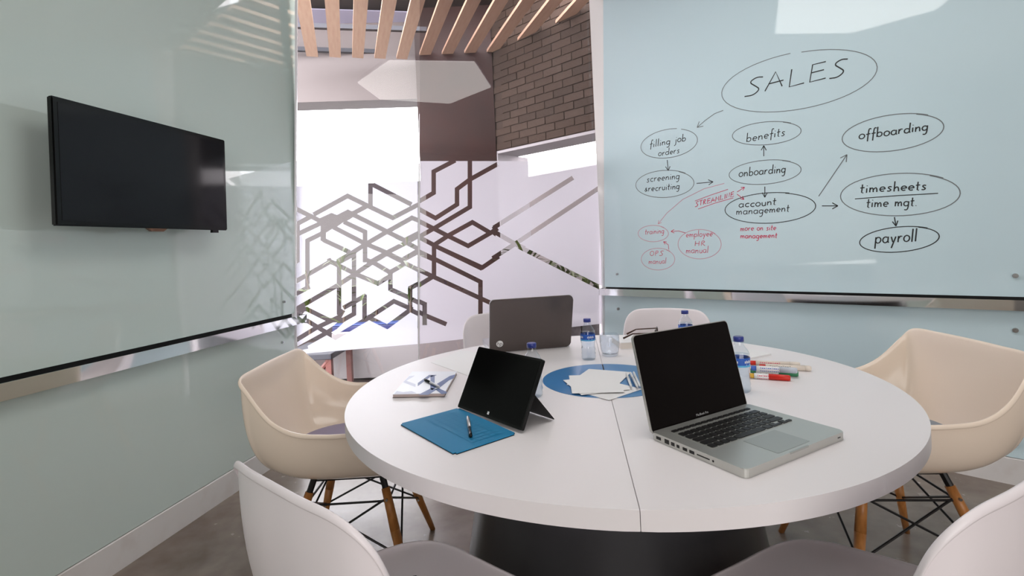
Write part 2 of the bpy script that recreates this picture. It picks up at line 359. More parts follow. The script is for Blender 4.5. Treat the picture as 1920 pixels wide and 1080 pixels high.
# frosted film with the clear hexagon lines left out
def A_(pts): return [(540 + x / 5.4, 290 + y / 5.4) for x, y in pts]
def B_(pts): return [(540 + x / 5.4, 470 + y / 5.4) for x, y in pts]
def C_(pts): return [(770 + x / 5.143, 290 + y / 5.143) for x, y in pts]
def D_(pts): return [(770 + x / 5.143, 470 + y / 5.143) for x, y in pts]
Wd = 8.4
left_lines = [
 A_([(60, 538), (230, 622), (340, 680)]), A_([(258, 607), (603, 418), (812, 520), (1060, 640), (1330, 500)]), A_([(835, 275), (835, 520)]), A_([(822, 285), (1250, 505)]),
 A_([(800, 520), (640, 605)]), A_([(95, 1090), (95, 700), (235, 625)]), A_([(70, 818), (340, 690)]), A_([(197, 1090), (197, 870), (340, 800)]),
 A_([(670, 612), (1000, 778), (1180, 868), (1330, 790)]), A_([(990, 788), (1255, 640), (1330, 670)]), A_([(565, 680), (780, 782), (780, 1090)]),
 A_([(460, 735), (780, 900), (1005, 995), (1150, 1070)]), A_([(355, 862), (625, 988)]), A_([(500, 1080), (640, 1000), (800, 898), (1010, 775)]),
 A_([(830, 1090), (1005, 990), (1200, 890), (1330, 815)]), A_([(1130, 1080), (1330, 965)]), A_([(400, 1080), (440, 1065)]), A_([(668, 970), (668, 1090)]), A_([(1190, 885), (1330, 960)]),
 B_([(197, -5), (197, 375)]), B_([(75, 440), (220, 365)]), B_([(95, -5), (95, 100), (60, 125)]), B_([(60, 322), (430, 110), (700, 243), (910, 332), (1040, 250)]),
 B_([(60, 605), (500, 352), (640, 262), (860, 112), (1000, 30)]), B_([(517, 140), (517, 650)]), B_([(668, -5), (668, 640), (540, 712)]), B_([(490, 130), (650, 45)]),
 B_([(60, 590), (190, 592), (420, 705), (560, 700)]), B_([(60, 700), (200, 712), (340, 800), (490, 885)]), B_([(60, 920), (280, 785), (520, 670), (560, 600)]), B_([(60, 1015), (370, 843), (480, 775), (560, 700)]),
 B_([(470, 885), (800, 690), (1072, 512), (1250, 590), (1005, 770), (800, 668)]), B_([(775, 445), (775, 690)]), B_([(790, 452), (560, 580)]),
 B_([(780, 60), (780, -10)]), B_([(770, 85), (880, 130)]), B_([(1037, 230), (1037, 390), (1235, 478)]), B_([(1237, 375), (1237, 605)]), B_([(1225, 385), (1330, 330)]), B_([(1230, 595), (1330, 645)]), B_([(1230, 480), (1330, 530)]),
 B_([(1040, 215), (1190, 130), (1330, 200)]), B_([(860, 118), (1050, 230)]), B_([(1000, 30), (1190, 125)]), B_([(1150, 100), (1330, 5)]), B_([(60, 1000), (200, 970)])]
left_fill = [A_([(440, 590), (495, 612), (605, 555), (660, 580), (680, 620), (605, 665), (550, 690), (495, 730), (440, 755), (385, 790), (385, 850), (355, 880), (330, 870), (330, 700), (280, 660), (330, 640)]),
             B_([(60, 590), (200, 570), (150, 640), (60, 680)])]
right_lines = [
 C_([(430, 55), (222, 163), (222, 368), (60, 462)]), C_([(571, 40), (571, 505), (240, 702), (60, 805)]), C_([(840, 90), (570, 240), (447, 332), (447, 480), (240, 612), (60, 515)]),
 C_([(60, 632), (240, 722), (372, 790), (555, 880), (770, 755), (595, 652), (372, 775), (235, 865)]), C_([(60, 785), (240, 880)]), C_([(225, 870), (225, 1090)]),
 C_([(770, 755), (840, 710)]), C_([(240, 882), (690, 1100)]), C_([(60, 940), (225, 1012)]),
 D_([(225, -10), (225, 240)]), D_([(225, -50), (690, 163), (850, 55)]), D_([(60, 0), (225, 78), (673, 300), (673, 640)]), D_([(60, 175), (215, 250), (850, 540)]), D_([(215, 250), (60, 345)]),
 D_([(135, 498), (135, 718)]), D_([(60, 480), (135, 515)]), D_([(60, 580), (135, 622), (345, 710)]),
 C_([(1565, 222), (800, 705)]), C_([(1900, 265), (1000, 865), (790, 1000)]), C_([(800, 740), (1010, 862), (1100, 905)]), D_([(1040, -40), (1860, 372)]), C_([(800, 690), (830, 740)])]
right_fill = [C_([(755, 745), (818, 690), (818, 790)])]
def ribbons(lines, wd):
    out = []
    for L in lines:
        for i in range(len(L) - 1):
            (x0, y0), (x1, y1) = L[i], L[i + 1]
            dx, dy = x1 - x0, y1 - y0; l = math.hypot(dx, dy); ux, uy = dx / l, dy / l; h = wd / 2
            e0 = h * .55 if i > 0 else 0; e1 = h * .55 if i < len(L) - 2 else 0
            out.append([(x0 - ux * e0 - uy * h, y0 - uy * e0 + ux * h), (x1 + ux * e1 - uy * h, y1 + uy * e1 + ux * h), (x1 + ux * e1 + uy * h, y1 + uy * e1 - ux * h), (x0 - ux * e0 + uy * h, y0 - uy * e0 - ux * h)])
    return out
def inside(p, pg):
    c = False; x, y = p
    for i in range(len(pg)):
        x0, y0 = pg[i]; x1, y1 = pg[i - 1]
        if (y0 > y) != (y1 > y) and x < (x1 - x0) * (y - y0) / (y1 - y0) + x0: c = not c
    return c
def film(outline, holes, parent_label):
    vs = [Vector(p) for p in outline]; fs = [list(range(len(vs)))]
    for h in holes:
        k = len(vs); vs += [Vector(p) for p in h]; fs.append(list(range(k, k + len(h))))
    r = delaunay_2d_cdt(vs, [], fs, 0, 1e-4)
    bm = BM(); P = [bm.verts.new(wp(v.x, v.y, .0015)) for v in r[0]]
    for f in r[2]:
        c = (sum(r[0][i].x for i in f) / len(f), sum(r[0][i].y for i in f) / len(f))
        if not inside(c, outline): continue
        if any(inside(c, h) for h in holes): continue
        try: bm.faces.new([P[i] for i in f])
        except ValueError: pass
    bmesh.ops.delete(bm, geom=[v for v in bm.verts if not v.link_faces], context='VERTS')
    return tag(obj('frosted_film', bm, 'frosted_film'), parent_label, 'window film')
film([(556.3, 302), (783.2, 302), (783, 645), (553.6, 664.5)], ribbons(left_lines, Wd) + left_fill, 'frosted window film with dense clear hexagon lines on the left glass pane')
film([(787.6, 302), (1126.5, 302), (1128.5, 607), (786.5, 645)], ribbons(right_lines, Wd) + right_fill, 'frosted window film with sparse long clear lines on the right glass pane')

# ------------------------------------------------------------------ hexagonal ceiling lamp whose reflection hangs in the window
def mirror_up(x, y, z):
    q = onz(x, y, z); return q - wn * (2 * (q - LA).dot(wn))
hexa = [mirror_up(x, y, CEIL - .05) for x, y in ((669, 156), (729, 114), (891, 116.5), (922, 164), (844, 195), (711, 187))]
cx_ = sum(hexa, Vector()) / 6
t = thing('ceiling_lamp', 'large hexagonal white ceiling light panel above the round table', 'ceiling light', frame((cx_.x, cx_.y, CEIL)))
bm = BM(); prism(bm, [cx_ + (p - cx_) * .985 for p in hexa], V2(0, 0, .035)); adopt(obj('diffuser', bm, 'lamp_panel'), t)
bm = BM(); prism(bm, [cx_ + (p - cx_) * 1.0 + V2(0, 0, .012) for p in hexa], V2(0, 0, .037)); adopt(obj('lamp_frame', bm, 'white_frame'), t)
# ------------------------------------------------------------------ outside: courtyard behind the glass
def at(x, y, d): return E0 + ray(x, y) * d
outc = (LA + RB) / 2
bm = BM(); prism(bm, [LA + wn * -.06 + V2(-8, -1, -.12), RB + wn * -.06 + V2(9, -6, -.12), RB + V2(9, 9, -.12), LA + V2(-8, 9, -.12)], V2(0, 0, .1)); struct(obj('ground', bm, 'deck_brown'))
sd = ray(650, 482); sd = V2(sd.x, sd.y).normalized(); sp = V2(sd.y, -sd.x)
ZS = 3.17
Q = at(930, 283, 5.0)                                   # corner where the brick wall meets the dark column
bn = rn.copy()
ends = [(574.6, 105.5), (618.7, 107), (661, 108.5), (703.7, 110), (744.6, 111), (787, 112), (825, 112), (862.6, 113.5), (899, 115)]
wid = [22.1, 21.5, 20.6, 19.8, 20.4, 20.5, 22, 22, 19]
p1, p9 = onz(*ends[0], ZS), onz(*ends[7], ZS)
s1, s9 = p1.dot(sp), p9.dot(sp); pitch = (s9 - s1) / 7
ed = (p9 - p1) / (s9 - s1)
par = thing('slatted_pergola', 'row of peach wooden ceiling slats hanging outside above the courtyard', 'pergola', frame((p1.x, p1.y, ZS)))
me = None
for k in range(-1, 17):
    s = s1 + pitch * k
    e = p1 + ed * (s - s1)
    # stop at the brick wall
    dn = (Q - e).dot(bn)
    den = sd.dot(bn)
    if dn > 0:
        e = e + sd * (dn / den) if abs(den) > 1e-6 else e
    L = 2.6
    # front end stops before the glass
    t = (e - LA).dot(wn) / sd.dot(wn)
    L = min(L, t - .12) if t > 0 else L
    if L < .15: continue
    bm = BM(); M = Matrix(((sp.x, -sd.x, 0, e.x), (sp.y, -sd.y, 0, e.y), (0, 0, 1, ZS), (0, 0, 0, 1)))
    box(bm, (0, 0, 0), (.108, L, .028)); adopt(obj('slat', bm, 'slat_wood', mw=M), par)
# beams and glazing over the slats on the left, dark soffit on the right
zt = ZS + .115
for yy in (50, 94):
    a = onz(545, yy, zt); b = onz(800, yy + 8, zt); u = (b - a).normalized(); v = V2(-u.y, u.x)
    bm = BM(); prism(bm, [a - u * .3, b, b + v * .045, a - u * .3 + v * .045], V2(0, 0, .04)); adopt(obj('cross_beam', bm, 'furniture_dark'), par)
a, b = onz(520, 108, zt + .3), onz(800, 108, zt + .3); c, d = onz(800, 26, zt + .3), onz(520, 15, zt + .3)
rf = thing('courtyard_roof', 'dark flat roof with lavender translucent panels above the wooden slats', 'roof', frame((outc.x, outc.y + 2, ZS + .5)))
cuts = [(15, 51), (54, 92), (95, 112)]
for y0, y1 in cuts:
    q = [onz(500, y0, zt + .32), onz(800, y0 + 9, zt + .32), onz(800, y1 + 6, zt + .32), onz(500, y1, zt + .32)]
    bm = BM(); prism(bm, q, V2(0, 0, .01)); adopt(obj('roof_panel', bm, 'lavender_panel'), rf)
bm = BM(); zz = zt + .36
q0 = p1 - sp * 1.6 + sd * .15; 
prism(bm, [V2(-4.5, 6.2, zz), V2(3.5, 6.9, zz), V2(6.3, 3.6, zz), V2(2.4, 4.35, zz), V2(-4.5, 4.35, zz)], V2(0, 0, .1)); adopt(obj('roof_deck', bm, 'dark_roof'), rf)
# header beam at the far end of the slats
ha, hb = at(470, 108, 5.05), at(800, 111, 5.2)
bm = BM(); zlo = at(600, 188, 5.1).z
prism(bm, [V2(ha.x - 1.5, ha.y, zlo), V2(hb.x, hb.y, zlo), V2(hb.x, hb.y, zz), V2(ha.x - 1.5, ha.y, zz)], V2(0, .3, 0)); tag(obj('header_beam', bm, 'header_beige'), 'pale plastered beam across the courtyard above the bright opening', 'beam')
# dark column
bm = BM(); c0, c1 = at(787.5, 300, 5.0), at(930, 300, 5.0)
prism(bm, [V2(c0.x, 4.99, 0), V2(c1.x + .006, 4.99, 0), V2(c1.x + .03, 5.35, 0), V2(c0.x + .02, 5.35, 0)], V2(0, 0, zz)); tag(obj('column', bm, 'column_brown'), 'wide dark red-brown column outside behind the right glass pane', 'column')
# brick wall with an opening under it
def brick_mat():
    m = bpy.data.materials.new('brickwork'); m.use_nodes = True; nt = m.node_tree; b = nt.nodes['Principled BSDF']
    tc = nt.nodes.new('ShaderNodeTexCoord'); br = nt.nodes.new('ShaderNodeTexBrick'); br.inputs['Scale'].default_value = 1
    br.inputs['Color1'].default_value = (.050, .032, .020, 1); br.inputs['Color2'].default_value = (.036, .022, .014, 1); br.inputs['Mortar'].default_value = (.018, .013, .011, 1)
    br.inputs['Mortar Size'].default_value = .006; br.inputs['Brick Width'].default_value = .22; br.inputs['Row Height'].default_value = .065
    n = nt.nodes.new('ShaderNodeTexNoise'); n.inputs['Scale'].default_value = 14; n.inputs['Detail'].default_value = 6
    mx = nt.nodes.new('ShaderNodeMix'); mx.data_type = 'RGBA'; mx.blend_type = 'MULTIPLY'; mx.inputs[0].default_value = .45
    nt.links.new(tc.outputs['Object'], br.inputs['Vector']); nt.links.new(tc.outputs['Object'], n.inputs['Vector'])
    nt.links.new(br.outputs['Color'], mx.inputs[6]); nt.links.new(n.outputs[0], mx.inputs[7]); nt.links.new(mx.outputs[2], b.inputs['Base Color'])
    bp = nt.nodes.new('ShaderNodeBump'); bp.inputs['Strength'].default_value = .6; bp.inputs['Distance'].default_value = .01; bp.invert = True
    nt.links.new(br.outputs['Fac'], bp.inputs['Height']); nt.links.new(bp.outputs[0], b.inputs['Normal']); b.inputs['Roughness'].default_value = .8
    MT['brickwork'] = m
mat('brick_a', (.055, .034, .023), .8, bump=(50, .4)); mat('brick_b', (.045, .028, .019), .8, bump=(50, .4)); mat('brick_c', (.065, .042, .030), .8, bump=(50, .4))
brick_mat()
zb0 = Q.z; qe = onp(1125, 240, Q, bn); zb1 = zb0 + (qe.z - zb0) * 1.0; ln_ = (V2(qe.x, qe.y) - V2(Q.x, Q.y)).length
M = Matrix(((-rd.x, 0, -bn.x, Q.x), (-rd.y, 0, -bn.y, Q.y), (0, 1, 0, 0), (0, 0, 0, 1)))
bw = thing('brick_wall', 'dark brown brick wall hanging over the bright opening behind the glass', 'wall', frame((Q.x, Q.y, 0)))
Lw = 3.4; sl = (zb1 - zb0) / ln_
bm = BM(); prism(bm, [V2(-.05, zb0, .012), V2(Lw, zb0 + sl * Lw, .012), V2(Lw, zz, .012), V2(-.05, zz, .012)], V2(0, 0, .268)); adopt(obj('mortar_bed', bm, 'mortar', mw=M), bw)
bb = BM(); box(bb, (0, 0, 0), (.214, .064, .03), bev=.003); bme = bpy.data.meshes.new('brick'); bb.to_mesh(bme); bb.free()
shades = []
for m_ in ('brick_a', 'brick_b', 'brick_c'):
    me_ = bme.copy(); me_.name = 'brick'; me_.materials.append(MT[m_]); shades.append(me_)
nrow = int((zz - zb0) / .071) + 1; inv = bw.matrix_world.inverted()
for r_ in range(nrow):
    for c_ in range(10):
        xx = c_ * .221 + (.11 if r_ % 2 else 0); yy = zb0 + .002 + r_ * .071
        if yy + .064 > zz: continue
        o = bpy.data.objects.new('brick', random.choice(shades)); C.objects.link(o); o.parent = bw
        o.matrix_parent_inverse = inv; o.matrix_basis = M @ Matrix.Translation((xx, yy + sl * xx, random.uniform(0, .004)))
bm = BM(); prism(bm, [V2(0, zb0 - .004, 0.005), V2(Lw, zb0 - .004 + sl * Lw, 0.005), V2(Lw, zb0 - .03 + sl * Lw, 0.005), V2(0, zb0 - .03, 0.005)], V2(0, 0, .3)); adopt(obj('lintel', bm, 'reveal_white', mw=M), bw)
bm = BM(); prism(bm, [V2(0, 0, 0.0), V2(.02, 0, 0), V2(.02, zb0 - .03, 0), V2(0, zb0 - .03, 0)], V2(0, 0, .45)); adopt(obj('jamb', bm, 'reveal_white', mw=M), bw)
# distant garden walls
fz = at(700, 343, 7.2).z
bm = BM(); box(bm, (-4.4, 7.2, 0), (at(860, 400, 7.2).x, 7.4, fz)); tag(obj('garden_wall', bm, 'fence_brown'), 'brown garden wall far behind the plants on the left', 'wall')
fz2 = at(1060, 332, 6.6).z
a, b = at(900, 400, 7.1), at(1400, 400, 4.6)
bm = BM(); prism(bm, [V2(a.x, a.y, 0), V2(b.x + .8, b.y - .8, 0), V2(b.x + .8, b.y - .8, fz2), V2(a.x, a.y, fz2)], V2(.1, .1, 0)); tag(obj('garden_wall', bm, 'planter_grey'), 'pale grey garden wall seen through the opening below the bricks', 'wall')
# planter
p0, p1_ = at(622, 706, 1), at(1130, 690, 1)
y0 = 4.75
xl = at(622, 640, y0).x
pt_ = .44
pla = thing('planter', 'long pale plastered planter wall outside at the foot of the glass', 'planter', frame((xl, y0, 0)))
bm = BM(); box(bm, (xl, y0, 0), (at(935, 600, y0).x, y0 + .10, pt_), bev=.006); adopt(obj('front_wall', bm, 'planter_grey'), pla)
bm = BM(); box(bm, (xl + .01, y0 + .11, .02), (c0.x - .02, 6.2, pt_ - .04)); adopt(obj('soil', bm, 'soil'), pla)
ta, tb = at(622, 612, y0 + .14), at(752, 606, y0 + .14)
tr = thing('trough', 'low blue trough standing on the planter between the plants', 'trough', frame((ta.x, ta.y, pt_ - .04)))
bm = BM(); box(bm, (ta.x, ta.y, pt_ - .04), (tb.x, ta.y + .15, pt_ + .05), bev=.012); adopt(obj('trough_body', bm, 'trough_blue'), tr)
bm = BM(); box(bm, (ta.x - .005, ta.y - .006, pt_ + .05), (tb.x + .005, ta.y + .156, pt_ + .062), bev=.004); adopt(obj('trough_rim', bm, 'trough_rim_blue'), tr)
# stone box at the right foot of the glass
sx0, sx1 = at(1035, 610, 4.05), at(1150, 610, 4.05)
st = thing('stone_planter', 'low dark stone planter with a white coping behind the glass at right', 'planter', frame((sx0.x, 4.05, 0)))
bm = BM(); zc = at(1085, 607, 4.05).z
for r_ in range(3):
    for c_ in range(3):
        x0 = sx0.x + (c_ - .5 * (r_ % 2)) * .24; bb = BM(); box(bb, (x0 + .004, 4.05 + random.uniform(0, .01), r_ * zc / 3 + .004), (x0 + .236, 4.5, (r_ + 1) * zc / 3 - .004), bev=.006); adopt(obj('stone', bb, 'stone_grey'), st)
bm.free(); bm = BM(); box(bm, (sx0.x - .14, 4.03, zc), (sx0.x + .74, 4.52, zc + .03), bev=.004); adopt(obj('coping', bm, 'reveal_white'), st)
# dark garden bench seen in the clear strip at left
zt_ = at(600, 664, 4.1).z; fx0, fx1 = at(520, 664, 4.1).x, at(621, 664, 4.1).x
be = thing('garden_bench', 'dark garden table with red-brown legs outside the left glass pane', 'table', frame((fx0, 4.1, 0)))
bm = BM(); box(bm, (fx0, 4.1, zt_ - .05), (fx1, 4.7, zt_), bev=.006); adopt(obj('bench_top', bm, 'furniture_dark'), be)
for x_, y_ in ((fx0, 4.12), (fx1 - .06, 4.12), (fx0, 4.62), (fx1 - .06, 4.62)):
    bm = BM(); box(bm, (x_, y_, 0), (x_ + .05, y_ + .05, zt_ - .05), bev=.004); adopt(obj('leg', bm, 'furniture_red'), be)
bm = BM(); tube(bm, (fx1 - .30, 4.14, zt_ - .34), (fx1 - .04, 4.14, zt_ - .07), .022, .022, 8); adopt(obj('brace', bm, 'furniture_red'), be)
# plants
def leaf_mesh(L_, w_, droop):
    bm = BM(); n = 6; prev = None
    for i in range(n + 1):
        t = i / n; ww = w_ * math.sin(PI * min(.98, t * .9 + .08)) * .5; x = L_ * t; z = L_ * (.55 * t - droop * t * t)
        a, b, c = bm.verts.new((x, -ww, z)), bm.verts.new((x, 0, z - ww * .35)), bm.verts.new((x, ww, z))
        if prev:
            bm.faces.new((prev[0], prev[1], b, a)); bm.faces.new((prev[1], prev[2], c, b))
        prev = (a, b, c)
    me = bpy.data.meshes.new('leaf'); bm.to_mesh(me); bm.free(); me.materials.append(MT['leaf_green']); return me
leaves = [leaf_mesh(.42, .05, .5), leaf_mesh(.32, .06, .75), leaf_mesh(.5, .04, .9)]
def plant(x, y, z, h, n, label, name='leafy_shrub', s=1.0, grp=None):
    t = thing(name, label, 'plant', frame((x, y, z)), grp)
    bm = BM(); tube(bm, (0, 0, 0), (.02, .01, h * .5), .016, .012, 8); tube(bm, (.02, .01, h * .5), (-.01, 0, h), .012, .006, 8); st = obj('stem', bm, 'stem_brown', t)
    for k in range(n):
        o = bpy.data.objects.new('leaf', random.choice(leaves)); C.objects.link(o); o.parent = t
        hh = h * (.25 + .75 * k / n) if h > .15 else h * random.random()
        o.location = (0, 0, hh); sc = s * random.uniform(.7, 1.25)
        o.rotation_euler = (random.uniform(-.3, .3), random.uniform(-1.0, .25), k * 2.4 + random.uniform(-.3, .3)); o.scale = (sc,) * 3
def pxz(x, d): return at(x, 500, d).x
plant(pxz(575, 5.3), 5.3, .3, .75, 16, 'leafy shrub outside nearest the left window frame', s=.8)
plant(pxz(640, 5.5), 5.5, pt_ - .04, .75, 22, 'leafy shrub behind the left part of the hexagon film', s=.9)
plant(pxz(700, 5.2), 5.2, pt_ - .04, .55, 20, 'low leafy shrub behind the middle of the left film', s=.8)
plant(pxz(765, 5.1), 5.1, pt_ - .04, .95, 26, 'taller bright leafy shrub just left of the pane joint', s=.75)
for i, (x_, d_, h_) in enumerate(((985, 4.85, .72), (1020, 4.83, .62), (1055, 4.82, .52), (1090, 4.8, .42), (1123, 4.8, .34))):
    plant(pxz(x_, d_), d_, .34, h_, 60, ['feathery palm clump nearest the brown column', 'feathery palm clump second from the brown column', 'feathery palm clump in the middle of the opening', 'feathery palm clump next to the last near the right frame', 'feathery palm clump right against the white window frame'][i], 'palm_clump', s=.9)
bm = BM(); box(bm, (pxz(965, 4.9), 4.60, 0), (pxz(1130, 4.9) + .1, 5.05, .34)); tag(obj('planting_bed', bm, 'soil'), 'dark planting bed under the palms beyond the glass', 'planting bed')

# ------------------------------------------------------------------ television
tvp = [onp(x, y, LP + ln * .15, ln) for x, y in ((96, 178), (422, 263), (427, 432), (106, 423))]
ctr = sum(tvp, Vector()) / 4
ex = ((tvp[1] - tvp[0]) + (tvp[2] - tvp[3])).normalized(); ez = ((tvp[0] - tvp[3]) + (tvp[1] - tvp[2])).normalized(); en = ex.cross(ez); en = en if en.dot(ln) > 0 else -en
tv = thing('television', 'black flat television mounted on the left green glass wall', 'television', Matrix.Translation(ctr))
def inset(k, off): 
    return [ctr + (p - ctr) * 1.0 + ((ctr - p).dot(ex) / abs((ctr - p).dot(ex)) * ex + (ctr - p).dot(ez) / abs((ctr - p).dot(ez)) * ez) * k + en * off for p in tvp]
bm = BM(); prism(bm, inset(0, 0), -en * .022); bmesh.ops.bevel(bm, geom=bm.edges[:], offset=.004, segments=2, affect='EDGES'); adopt(obj('bezel', bm, 'tv_black'), tv)
bm = BM(); prism(bm, inset(.05, -.022), -en * .035); adopt(obj('back_cover', bm, 'tv_black'), tv)
bm = BM(); prism(bm, inset(.018, .0012), -en * .001); adopt(obj('screen', bm, 'tv_screen'), tv)
bot = [tvp[3] + (tvp[2] - tvp[3]) * t for t in (.44, .56)]
bm = BM(); prism(bm, [bot[0] - en * .001, bot[1] - en * .001, bot[1] - (bot[1] - bot[0]) * .2 - ez * .012 - en * .001, bot[0] + (bot[1] - bot[0]) * .2 - ez * .012 - en * .001], -en * .012); adopt(obj('logo_tab', bm, 'bronze_tab'), tv)
bot = [tvp[3] + (tvp[2] - tvp[3]) * t for t in (.885, .93)]
bm = BM(); prism(bm, [bot[0] - en * .004, bot[1] - en * .004, bot[1] - ez * .012 - en * .004, bot[0] - ez * .012 - en * .004], -en * .014); adopt(obj('receiver_box', bm, 'tv_black'), tv)
wc = ctr - en * .05; 
bm = BM(); box(bm, (-.16, -.10, -.1), (.16, .10, .1)); 
M = Matrix.Translation(ctr - ln * .072) @ Matrix(((ld.x, 0, ln.x, 0), (ld.y, 0, ln.y, 0), (0, 1, 0, 0), (0, 0, 0, 1)))
bm.free(); bm = BM(); box(bm, (-.16, -.11, -.052), (.16, .11, .022)); adopt(obj('wall_bracket', bm, 'tv_black', mw=M), tv)
# ------------------------------------------------------------------ table
TZ = .74
TC = V2(.284, 1.593); TR = .798
tb = thing('round_table', 'large round white meeting table with a blue centre and a dark flared pedestal', 'table', frame((TC.x, TC.y, 0)))
sa, sb = onz(1168, 957, TZ), onz(1128, 750, TZ)
sdir = (sb - sa); sdir = V2(sdir.x, sdir.y).normalized(); sang = math.atan2(sdir.y, sdir.x)
def half_disc(r, z0, z1, a0, off, n=64, bev=0.0):
    bm = BM(); pts = []
    for k in range(n + 1):
        a = a0 + PI * k / n; pts.append(V2(math.cos(a) * r, math.sin(a) * r, z0))
    nrm = V2(math.cos(a0 + PI / 2), math.sin(a0 + PI / 2)) * off
    prism(bm, [p + nrm for p in pts], V2(0, 0, z1 - z0))
    if bev: 
        es = [e for e in bm.edges if all(abs(v.co.z - z1) < 1e-5 for v in e.verts) or all(abs(v.co.z - z0) < 1e-5 for v in e.verts)]
        bmesh.ops.bevel(bm, geom=es, offset=bev, segments=2, affect='EDGES')
    return bm
for a0 in (sang, sang + PI):
    o = obj('table_half', half_disc(TR, TZ - .036, TZ, a0, .0006, 96, .0008), 'table_white', tb)
    o.data.materials.append(MT['table_edge'])
    o = obj('centre_inlay', half_disc(.202, TZ + .0002, TZ + .0012, a0, .0022), 'inlay_blue', tb)
bm = BM(); M = Matrix.Rotation(sang, 4, 'Z'); box(bm, (-.2, -.003, TZ + .0001), (.2, .003, TZ + .0005), M); obj('seam_strip', bm, 'gap_black', tb)
bm = BM(); lathe(bm, [(0, TZ - .037), (.36, TZ - .037), (.385, TZ - .06), (.40, .60), (.43, .40), (.475, .15), (.50, .02), (.50, .0), (0, 0)], 64); obj('pedestal', bm, 'pedestal_grey', tb, smooth=True)
for p in bpy.data.objects['pedestal'].data.polygons: p.use_smooth = abs(p.normal.z) < .9

# ------------------------------------------------------------------ chairs
def cr_closed(P, n):
    out = []; N = len(P)
    for i in range(N):
        p0, p1, p2, p3 = P[i - 1], P[i], P[(i + 1) % N], P[(i + 2) % N]
        for k in range(n):
            t = k / n
            out.append(.5 * ((2 * p1) + (p2 - p0) * t + (2 * p0 - 5 * p1 + 4 * p2 - p3) * t * t + (3 * p1 - p0 - 3 * p2 + p3) * t ** 3))
    return out
def shell_mesh(half, seat_z, cy, pw, pz, m, name):
    pts = [Vector(p) for p in half] + [Vector((-p[0], p[1], p[2])) for p in half[-2:0:-1]]
    rim = cr_closed(pts, 6); N = len(rim); nt_ = 14
    bm = BM(); c = Vector((0, cy, seat_z)); cv = bm.verts.new(c); prev = None; ctr2 = Vector((0, cy))
    def row(f): return [bm.verts.new(f(p)) for p in rim]
    rows = []
    for i in range(1, nt_ + 1):
        t = i / nt_; h = 1 - (1 - t) ** pw; g = t ** pz
        rows.append(row(lambda p: Vector((c.x + (p.x - c.x) * h, c.y + (p.y - c.y) * h, seat_z + (p.z - seat_z) * g + .012 * math.sin(PI * min(1, t)) * -.5))))
    def out_(p, k, dz):
        d = Vector((p.x, p.y - cy)); d.normalize(); return Vector((p.x + d.x * k, p.y + d.y * k, p.z + dz))
    rows.append(row(lambda p: out_(p, .006, -.001))); rows.append(row(lambda p: out_(p, .011, -.007))); rows.append(row(lambda p: out_(p, .0115, -.015)))
    for k in range(N): bm.faces.new((cv, rows[0][k], rows[0][(k + 1) % N]))
    for a, b in zip(rows, rows[1:]):
        for k in range(N):
            j = (k + 1) % N; bm.faces.new((a[k], b[k], b[j], a[j]))
    me = bpy.data.meshes.new('shell'); bmesh.ops.recalc_face_normals(bm, faces=bm.faces); bm.to_mesh(me); bm.free()
    for p in me.polygons: p.use_smooth = True
    me.materials.append(MT[m])
    tmp = bpy.data.objects.new('tmp', me); C.objects.link(tmp)
    s = tmp.modifiers.new('s', 'SOLIDIFY'); s.thickness = .005; s.offset = -1
    u = tmp.modifiers.new('u', 'SUBSURF'); u.levels = 1; u.render_levels = 1
    dg = bpy.context.evaluated_depsgraph_get(); me2 = bpy.data.meshes.new_from_object(tmp.evaluated_get(dg)); bpy.data.objects.remove(tmp); me2.name = name
    return me2
arm_half = [(0, .262, .435), (.15, .258, .44), (.235, .245, .49), (.28, .20, .575), (.30, .11, .617), (.303, .0, .622), (.296, -.10, .632), (.283, -.18, .675), (.262, -.25, .755), (.238, -.285, .797), (.12, -.292, .802), (0, -.294, .803)]
side_half = [(0, .250, .430), (.15, .245, .432), (.215, .19, .442), (.236, .08, .460), (.236, -.03, .488), (.224, -.11, .56), (.218, -.165, .67), (.208, -.200, .765), (.165, -.226, .812), (.08, -.238, .822), (0, -.240, .824)]
SH_A = shell_mesh(arm_half, .432, -.01, 2.3, 2.6, 'shell_cream', 'shell')
SH_B = shell_mesh(side_half, .432, -.0, 2.0, 2.8, 'shell_white', 'shell')
legs = [(sx, sy) for sy in (1, -1) for sx in (1, -1)]
def ltop(sx, sy): return Vector((sx * .135, sy * .125 + (.01 if sy > 0 else -.0), .365))
def lbot(sx, sy): return Vector((sx * .245, sy * .235, 0))
def lpt(sx, sy, z): a, b = ltop(sx, sy), lbot(sx, sy); return a + (b - a) * ((a.z - z) / a.z)
LEGM = {}
for s in legs:
    bm = BM(); a, b = ltop(*s), lbot(*s)
    m_ = a + (b - a) * .35
    tube(bm, a, m_, .0145, .0165, 14); tube(bm, m_, b, .0165, .0105, 14)
    me = bpy.data.meshes.new('leg'); bm.to_mesh(me); bm.free()
    for p in me.polygons: p.use_smooth = True
    me.materials.append(MT['leg_wood']); LEGM[s] = me
def mk(f, m, name):
    bm = BM(); f(bm); me = bpy.data.meshes.new(name); bm.to_mesh(me); bm.free(); me.materials.append(MT[m]); return me
def f_wire(bm):
    r = .0038
    for a, b in (((1, 1), (-1, 1)), ((1, -1), (-1, -1)), ((1, 1), (1, -1)), ((-1, 1), (-1, -1))):
        tube(bm, lpt(*a, .335), lpt(*b, .16), r, r, 8); tube(bm, lpt(*b, .335), lpt(*a, .16), r, r, 8)
    for a, b in (((1, 1), (1, -1)), ((-1, 1), (-1, -1)), ((1, 1), (-1, 1)), ((1, -1), (-1, -1))): tube(bm, lpt(*a, .325), lpt(*b, .325), r, r, 8)
